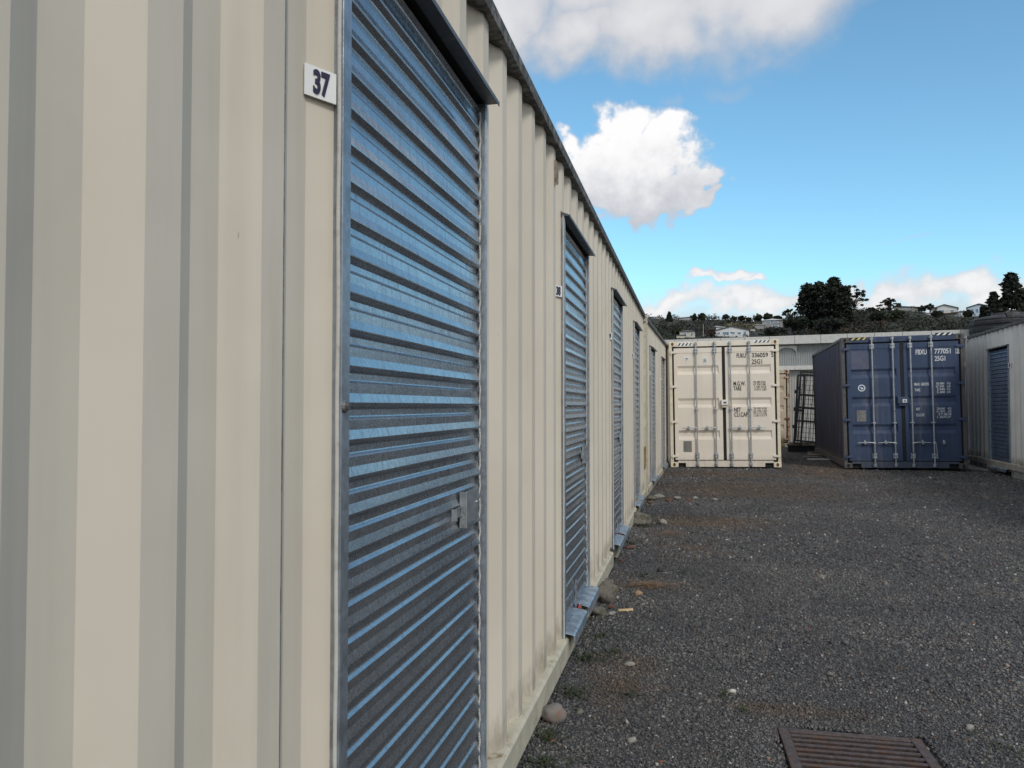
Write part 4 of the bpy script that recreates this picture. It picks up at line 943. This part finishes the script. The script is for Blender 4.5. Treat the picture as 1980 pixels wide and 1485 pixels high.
# ---------------------------------------------------------------- houses on the hill
def hill_pt(px, py, default=None):
    """the point of the slope seen at that spot of the photograph"""
    d = ray(px, py); best = None
    for r in np.arange(135, 384, 1.5):
        P_ = Vector((0, 0, HC)) + d * (r / math.hypot(d.x, d.y)); a = math.atan2(P_.x, P_.y) + YAW
        if P_.z <= hill(r, a): best = P_; break
    if best is None:
        r = 376; P_ = Vector((0, 0, HC)) + d * (r / math.hypot(d.x, d.y)); a = math.atan2(P_.x, P_.y) + YAW; best = Vector((P_.x, P_.y, hill(r, a)))
    return best
hw_cream = simple('house_cream_wall', (.52, .49, .43), .8, 0, .06, 1); hw_white = simple('house_white_wall', (.66, .66, .66), .8, 0, .05, 1)
hw_grey = simple('house_grey_wall', (.30, .29, .28), .8, 0, .06, 1); hw_blue = simple('house_pale_blue_wall', (.50, .60, .68), .8, 0, .05, 1)
roof_d = simple('house_dark_roof', (.09, .085, .085), .7, 0, .1, 2); roof_l = simple('house_light_roof', (.50, .50, .49), .6, 0, .06, 2); glass = simple('window_glass', (.16, .24, .34), .12, .3, .1, 1, bmp=0)
wframe = simple('window_frame_white', (.75, .76, .78), .5, 0, .03, 3, bmp=0); deck_m = simple('deck_timber', (.16, .12, .09), .8, 0, .2, 2)
KEEP = []
def house(px, py, wpx, hpx, label, wall, roof, kind='hip', windows=(), depth=9, rz=0, deck=None, porch=None, rh=.28, sink=1.5):
    P_ = hill_pt(px, py); D = (P_ - Vector((0, 0, HC))).dot(FW); k = D / FPX; w, h = wpx * k, hpx * k
    KEEP.append((P_.x, P_.y, w * .62 + 4)); a0 = math.atan2(-P_.x, P_.y)
    t = empty('house', P_, a0 + R(rz), label, 'house', 'houses on the hillside')
    wl = h * (1 - rh); hw = w / 2
    MB().box(-hw, hw, 0, depth, -sink, wl).build('house_wall', wall, t)
    e = .5
    m = MB()
    if kind == 'hip':
        A = [(-hw - e, -e, wl), (hw + e, -e, wl), (hw + e, depth + e, wl), (-hw - e, depth + e, wl)]; i_ = min(hw, depth / 2) * .9
        B_ = [(-hw + i_, depth / 2, h), (hw - i_, depth / 2, h)]
        m.quad(A[0], A[1], B_[1], B_[0]).quad(A[2], A[3], B_[0], B_[1]).quad(A[1], A[2], B_[1]).quad(A[3], A[0], B_[0]).quad(*A[::-1])
    elif kind == 'gable':                                  # gable end faces the yard
        m.prism([(-hw - e, wl - .1), (0, h), (hw + e, wl - .1), (hw + e, wl + .15), (0, h + .25), (-hw - e, wl + .15)], -e, depth + e, 'xz')
        MB().prism([(-hw, wl), (hw, wl), (0, h - .05)], 0.0, .2, 'xz').build('gable_wall', wall, t)
    else:                                                  # skillion, high on the left or right
        s_ = 1 if kind == 'monoL' else -1
        m.prism([(-hw - e, (h if s_ > 0 else wl)), (hw + e, (wl if s_ > 0 else h)), (hw + e, (wl if s_ > 0 else h) + .25), (-hw - e, (h if s_ > 0 else wl) + .25)], -e, depth + e, 'xz')
        MB().prism([(-hw, wl), (hw, wl), (-hw * s_, h - .02)], 0.0, depth, 'xz').build('gable_wall', wall, t)
    m.build('roof', roof, t)
    for (u, v, ww, hh) in windows:
        x = -hw + u * w; z = v * wl; W_, H_ = ww * w, hh * wl
        f = MB().box(x - W_ / 2 - .1, x + W_ / 2 + .1, -.10, -.01, z - H_ / 2 - .1, z + H_ / 2 + .1).build('window', wframe, t)
        n = max(1, int(W_ / 1.3)); g_ = MB()
        for j in range(n): g_.box(x - W_ / 2 + W_ * j / n + .05, x - W_ / 2 + W_ * (j + 1) / n - .05, -.13, -.105, z - H_ / 2, z + H_ / 2)
        g_.build('pane', glass, f)
    if deck:
        z = deck * wl; m = MB().box(-hw * .8, hw * 1.05, -2.4, -.02, z - .2, z)
        for j in range(5): x = -hw * .75 + j * (1.75 * hw) / 4; m.box(x, x + .15, -2.35, -2.2, z - .2 - 2.5, z - .2); m.box(x, x + .1, -2.35, -2.25, z, z + .9)
        m.box(-hw * .8, hw * 1.05, -2.38, -2.3, z + .85, z + .95); m.build('deck', deck_m, t)
    if porch:
        a, b, c = porch; m = MB().box(-hw + a * w, -hw + b * w, -3, -.02, -1.5, c * wl).build('lean_to', wall, t)
        MB().box(-hw + a * w - .3, -hw + b * w + .3, -3.3, -.02, c * wl + .01, c * wl + .2).build('lean_to_roof', roof, t)
    return t
house(1329, 653, 29, 17, 'small cream house with a dark hip roof, lowest on the left of the hillside', hw_cream, roof_d, 'hip', ((.35, .62, .16, .3), (.8, .62, .14, .3)), porch=(-.2, .35, .30))
house(1415, 651, 64, 20, 'long low white house with a row of windows in the middle of the hillside', hw_white, roof_d, 'gable', ((.12, .6, .08, .3), (.33, .6, .18, .4), (.55, .6, .08, .3), (.72, .55, .1, .3), (.88, .55, .08, .45)), rh=.4)
house(1399, 640, 28, 9, 'flat white upper building rising behind the long white house', hw_white, hw_white, 'monoL', ((.4, .55, .1, .4),), rh=.5)
house(1494, 634, 38, 20, 'two-storey grey house with a pale hip roof, left of the dark pines', hw_grey, roof_l, 'hip', ((.28, .72, .22, .22), (.64, .72, .22, .22), (.62, .2, .3, .2)), porch=(-.35, .1, .35), rh=.26)
house(1826, 607, 44, 21, 'white house with a deck on the right of the ridge', hw_white, roof_d, 'gable', ((.38, .66, .24, .26), (.8, .62, .12, .2)), deck=.28, rh=.35, porch=(-.3, .25, .35))
house(1856, 600, 26, 10, 'low white wing at the right end of the deck house', hw_white, roof_d, 'monoR', ((.45, .5, .3, .4),), rh=.2)
house(1893, 609, 38, 23, 'pale blue house with tall windows beside the tall conifer', hw_blue, roof_d, 'gable', ((.22, .62, .12, .4), (.42, .62, .12, .4), (.62, .62, .12, .4), (.3, .2, .14, .22)), rh=.26, depth=12)
house(1752, 599, 42, 8, 'low dark-roofed house half sunk behind the ridge shrubs', hw_grey, roof_d, 'monoL', ((.5, .5, .3, .4),), rh=.6)
house(1268, 616, 18, 5, 'tiny pale house at the far left end of the ridge', hw_grey, roof_l, 'hip', ((.5, .5, .4, .4),))
house(1326, 619, 26, 6, 'low house with a light roof on the left ridge beside the two round trees', hw_grey, roof_l, 'monoR', ((.5, .5, .4, .3),))
house(1450, 640, 20, 7, 'little pale shed roof among the shrubs left of the grey house', hw_cream, roof_l, 'hip')
def mast(px, py, top, label, cat, arms):
    P_ = hill_pt(px, py); k = (P_ - Vector((0, 0, HC))).dot(FW) / FPX; h = (py - top) * k
    t = empty('mast' if arms > 1 else 'power_pole', P_, math.atan2(-P_.x, P_.y), label, cat)
    MB().tube((0, 0, -1), (0, 0, h), .16, .10, 8).build('pole', mesh_m if arms > 1 else plank_m, t)
    m = MB()
    for i in range(arms): z = h * (.97 - .13 * i); m.box(-.9, .9, -.06, .06, z, z + .12)
    m.build('crossarm', mesh_m, t)
mast(1382, 617, 604, 'thin aerial mast standing up from the ridge', 'mast', 4)
mast(1360, 651, 626, 'pale wooden power pole left of the long white house', 'power pole', 1)
mast(1765, 598, 589, 'short chimney-like post on the right ridge', 'post', 1)

# ---------------------------------------------------------------- trees and scrub
def leaf_mat(name, a, b):
    m, nt, p = new_mat(name); g = nt.nodes.new('ShaderNodeNewGeometry'); c = mixc(nt, g.outputs['Random Per Island'], a, b)
    c = mixc(nt, 1.0, c, mixc(nt, mapr(nt, noise(nt, g.outputs['Position'], .16, 5, .65), .36, .64), (.40, .42, .45), (1.75, 1.7, 1.5)), 'MULTIPLY')
    nt.links.new(c, p.inputs['Base Color']); p.inputs['Roughness'].default_value = .75; return m
pine_m = leaf_mat('dark_pine_needles', (.006, .011, .007), (.018, .026, .016)); open_m = leaf_mat('olive_leaves', (.012, .017, .009), (.034, .038, .022))
round_m = leaf_mat('dark_green_leaves', (.010, .018, .008), (.034, .044, .020)); bark = simple('bark', (.06, .048, .038), .9, 0, .3, 3)
scrub_m = leaf_mat('scrub_leaves', (.006, .010, .006), (.024, .029, .015)); scrub_r = leaf_mat('reddish_scrub', (.03, .018, .013), (.075, .045, .035)); toetoe = leaf_mat('pale_reeds', (.08, .08, .05), (.22, .20, .14))
def leaf_mesh(cent, rad, n_per, size, flat=1.0, shell=.55):
    """leaf clumps: n_per small tilted faces in each ellipsoid; returns vertex array (faces are consecutive quads)"""
    cent = np.asarray(cent, float); rad = np.asarray(rad, float); K = len(cent); n = K * n_per
    d = rng.normal(size=(n, 3)); d /= np.linalg.norm(d, axis=1)[:, None]; r = rng.uniform(shell, 1.0, n) ** .8 * np.exp(rng.normal(0, .10, n))
    c = np.repeat(cent, n_per, 0) + d * r[:, None] * np.repeat(rad, n_per, 0)
    a = rng.normal(size=(n, 3)); a[:, 2] *= flat; a /= np.linalg.norm(a, axis=1)[:, None]
    b = np.cross(a, rng.normal(size=(n, 3))); b /= np.linalg.norm(b, axis=1)[:, None]
    s = size * rng.uniform(.5, 1.4, n)[:, None]; a = a * s; b = b * s * .55
    return np.stack([c - a, c + b * .9, c + a, c - b], 1).reshape(-1, 3)
def np_mesh(name, V, mat, parent=None):
    n = len(V) // 4; me = bpy.data.meshes.new(name); me.vertices.add(len(V)); me.vertices.foreach_set('co', V.astype('f').ravel())
    me.loops.add(len(V)); me.loops.foreach_set('vertex_index', np.arange(len(V), dtype='i')); me.polygons.add(n)
    me.polygons.foreach_set('loop_start', np.arange(0, n * 4, 4, dtype='i')); me.polygons.foreach_set('loop_total', np.full(n, 4, 'i')); me.update(calc_edges=True)
    me.materials.append(mat); o = bpy.data.objects.new(name, me); C.objects.link(o)
    if parent: o.parent = parent
    return o
def tree(px, base, top, wpx, kind, label, group='trees on the hillside', mat=None, near=0):
    P_ = hill_pt(px, base); 
    if near: P_ = P_ * near; P_.z = max(0.1, hill(math.hypot(P_.x, P_.y), math.atan2(P_.x, P_.y) + YAW))
    D = (P_ - Vector((0, 0, HC))).dot(FW); k = D / FPX
    h = (785 - top) / FPX * D + HC - P_.z; w = wpx * k
    KEEP2.append((P_.x, P_.y, w * .3))
    t = empty({'pine': 'pine_tree', 'conifer': 'conifer', 'open': 'spreading_tree', 'round': 'round_tree'}[kind], P_, random.uniform(0, .4) - math.atan2(P_.x, P_.y), label, 'tree', group)
    tr = MB(); cen = []; rad = []; npr, size, flat, shell = 46, .55, .6, .35
    if kind == 'pine':
        tr.tube((0, 0, -1), (0, 0, h * .9), .45, .12, 8); n = 150
        for i in range(n):
            z = h * (.10 + .86 * (i / n) ** .9); f = z / h; rr = w / 2 * (1.0 if f < .6 else (1 - ((f - .6) / .42) ** 1.6)) * (.80 + .28 * mn.noise(Vector((f * 5, px, 0))))
            a = random.uniform(0, 6.28); q = rr * random.uniform(.35, 1.02); x, y = q * math.cos(a), q * math.sin(a)
            cen.append((x, y, z + q * .12)); rad.append((1.5 * random.uniform(.6, 1.3), 1.5 * random.uniform(.6, 1.3), .75 * random.uniform(.6, 1.2)))
            if i % 4 == 0: tr.tube((0, 0, z - q * .25), (x, y, z), .12, .03, 5)
        npr, size = 48, .5
    elif kind == 'conifer':
        tr.tube((0, 0, -1), (0, 0, h * .98), .35, .04, 8); n = 130
        for i in range(n):
            f = .06 + .94 * i / n; rr = w / 2 * (1.04 - f) ** .85; a = i * 2.4; q = rr * random.uniform(.45, 1.12)
            x, y, z = q * math.cos(a), q * math.sin(a), f * h - .10 * q; cen.append((x, y, z)); s_ = .25 + rr * .22
            rad.append((s_ * random.uniform(.7, 1.3), s_ * random.uniform(.7, 1.3), s_ * .5))
            if i % 3 == 0: tr.tube((0, 0, z + .1), (x, y, z), .07, .02, 5)
        npr, size = 42, .30 + w * .012
    elif kind == 'open':
        n = 34; tr.tube((0, 0, -1), (w * .03, 0, h * .42), .35, .24, 8)
        for i in range(n):
            a = random.uniform(0, 6.28); q = w / 2 * math.sqrt(random.uniform(.03, 1)); x, y = q * math.cos(a), q * math.sin(a)
            z = h * (.93 - .42 * (q / (w / 2)) ** 2 * random.uniform(.5, 1.1)) - random.uniform(0, .16) * h
            cen.append((x, y, z)); rad.append((w * .075 * random.uniform(.7, 1.4), w * .075 * random.uniform(.7, 1.4), h * .028 * random.uniform(.8, 1.5)))
            mid = (x * .4, y * .4, h * .42 + (z - h * .42) * .45)
            tr.tube((w * .03, 0, h * .40), mid, .13, .09, 5).tube(mid, (x, y, z), .08, .03, 5)
        npr, size, flat = 60, .36, .4
    else:
        tr.tube((0, 0, -1), (0, 0, h * .6), .25, .12, 7); n = 46
        for i in range(n):
            d = Vector((random.gauss(0, 1), random.gauss(0, 1), random.gauss(0, 1))).normalized() * random.uniform(.4, .86)
            cen.append((d.x * w / 2, d.y * w / 2, h * .56 + d.z * h * .42)); s_ = w * .13; rad.append((s_, s_, s_ * .8))
            if i % 6 == 0: tr.tube((0, 0, h * .3), cen[-1], .08, .03, 5)
        npr, size = 44, .22 + w * .018
    tr.build('trunk', bark, t, smooth=True)
    np_mesh('crown', leaf_mesh(cen, rad, npr, size, flat, shell), mat or {'pine': pine_m, 'conifer': pine_m, 'open': open_m, 'round': round_m}[kind], t)
    return t
KEEP2 = []
tree(1562, 640, 546, 44, 'pine', 'leftmost of the big dark pines on the hill'); tree(1586, 638, 543, 46, 'pine', 'second big dark pine, in the middle of the clump')
tree(1611, 640, 534, 50, 'pine', 'tallest of the big dark pines on the hill'); tree(1632, 640, 552, 30, 'pine', 'narrow dark pine at the right side of the clump')
tree(1651, 628, 544, 52, 'open', 'open-crowned tree with see-through branches right of the dark pines', mat=pine_m)
tree(1720, 618, 573, 44, 'open', 'umbrella-shaped tree standing alone on the ridge right of the pines')
tree(1527, 622, 595, 26, 'open', 'small spreading tree just left of the dark pines')
tree(1684, 610, 593, 20, 'open', 'low flat-topped tree between the pines and the umbrella-shaped tree')
tree(1798, 606, 586, 22, 'open', 'feathery small tree left of the white deck house')
tree(1294, 622, 603, 14, 'conifer', 'small spire-shaped conifer on the left ridge'); 
for px, b, tp, w_, lb in ((1342, 624, 605, 16, 'left one of the two touching round trees on the left ridge'), (1357, 625, 603, 18, 'taller right one of the two touching round trees on the left ridge'), (1404, 620, 606, 15, 'ball-shaped tree right of the aerial mast'),
                          (1420, 622, 611, 14, 'low round tree right of the ball-shaped one'), (1434, 622, 610, 14, 'second low round tree right of the ball-shaped one'), (1448, 624, 613, 12, 'smallest round tree of the row left of the grey house'), (1466, 626, 606, 22, 'dark bushy tree just behind the left corner of the grey house'),
                          (1484, 622, 605, 22, 'broken-topped bushy tree above the roof of the grey house'), (1503, 620, 610, 18, 'low bushy tree right above the grey house'), (1782, 606, 590, 16, 'round dark tree on the right ridge'), (1812, 616, 600, 24, 'bush in front of the left end of the deck house'),
                          (1872, 616, 598, 20, 'dark bush between the deck house and the pale blue house'), (1310, 650, 634, 26, 'green bush left of the small cream house'), (1376, 652, 636, 20, 'reddish bush beside the power pole'), (1700, 628, 600, 40, 'broad dark tree under the umbrella-shaped tree'), (1733, 622, 596, 36, 'dense round tree right under the umbrella-shaped tree')):
    tree(px, b, tp, w_, 'round', lb, mat=scrub_r if 'reddish' in lb else None)
tree(1957, 640, 527, 128, 'conifer', 'tall dark conifer behind the water tank', near=.45); tree(1922, 640, 564, 66, 'conifer', 'shorter pointed conifer left of the tall one', near=.5)
tree(1992, 640, 548, 90, 'conifer', 'dark conifer cut by the right picture edge', near=.5); tree(1903, 645, 592, 50, 'conifer', 'low bushy conifer in front of the pale blue house', near=.55)
for px, b, tp, w_, lb in ((1540, 650, 606, 60, 'broad dark tree at the foot of the pines, on the left'), (1600, 652, 612, 70, 'broad dark tree at the foot of the pines, in the middle'), (1500, 656, 632, 46, 'dark spreading tree in front of the grey house')):
    tree(px, b, tp, w_, 'round', lb, mat=pine_m)
# undergrowth too dense to count
def scrub(name, n, mat, lab, pick, size=.42, rmin=1.5, rmax=3.6, hk=.8):
    cen = []; rad = []
    while len(cen) < n:
        r = math.sqrt(random.uniform(150 ** 2, 398 ** 2)); a = random.uniform(-.75, .95) - YAW * 0; azc = a; x, y = r * math.sin(a - YAW), r * math.cos(a - YAW)
        pxx = 990 + FPX * math.tan(a) if abs(a) < 1.2 else 0; e = hill(r, a)
        if any((x - kx) ** 2 + (y - ky) ** 2 < kr * kr for kx, ky, kr in KEEP): continue
        # keep a clear line to the houses from the yard side
        bad = False
        for kx, ky, kr in KEEP:
            rk = math.hypot(kx, ky)
            if 0 < rk - r < 26 and abs(math.atan2(x, y) - math.atan2(kx, ky)) * rk < kr * .8: bad = True
        if bad or not pick(r, pxx): continue
        s_ = random.uniform(rmin, rmax) * (.75 if r > 355 else 1); cen.append((x, y, e + s_ * .35)); rad.append((s_, s_, s_ * hk))
    o = np_mesh(name, leaf_mesh(cen, rad, 62, size, .8, .5), mat); tag(o, lab, 'scrub', kind='stuff')
scrub('hillside_scrub', 3600, scrub_m, 'dense dark green scrub covering the hillside', lambda r, p: True)
scrub('reddish_scrub', 130, scrub_r, 'patches of reddish-brown scrub on the hillside below the pines', lambda r, p: (1560 < p < 1720 or 1350 < p < 1400) and r < 330, .4, 1.2, 2.8)
scrub('pale_reeds', 70, toetoe, 'pale tufted reeds on the bank above the long white house', lambda r, p: 1405 < p < 1470 and 300 < r < 360, .4, .8, 1.6, .9)
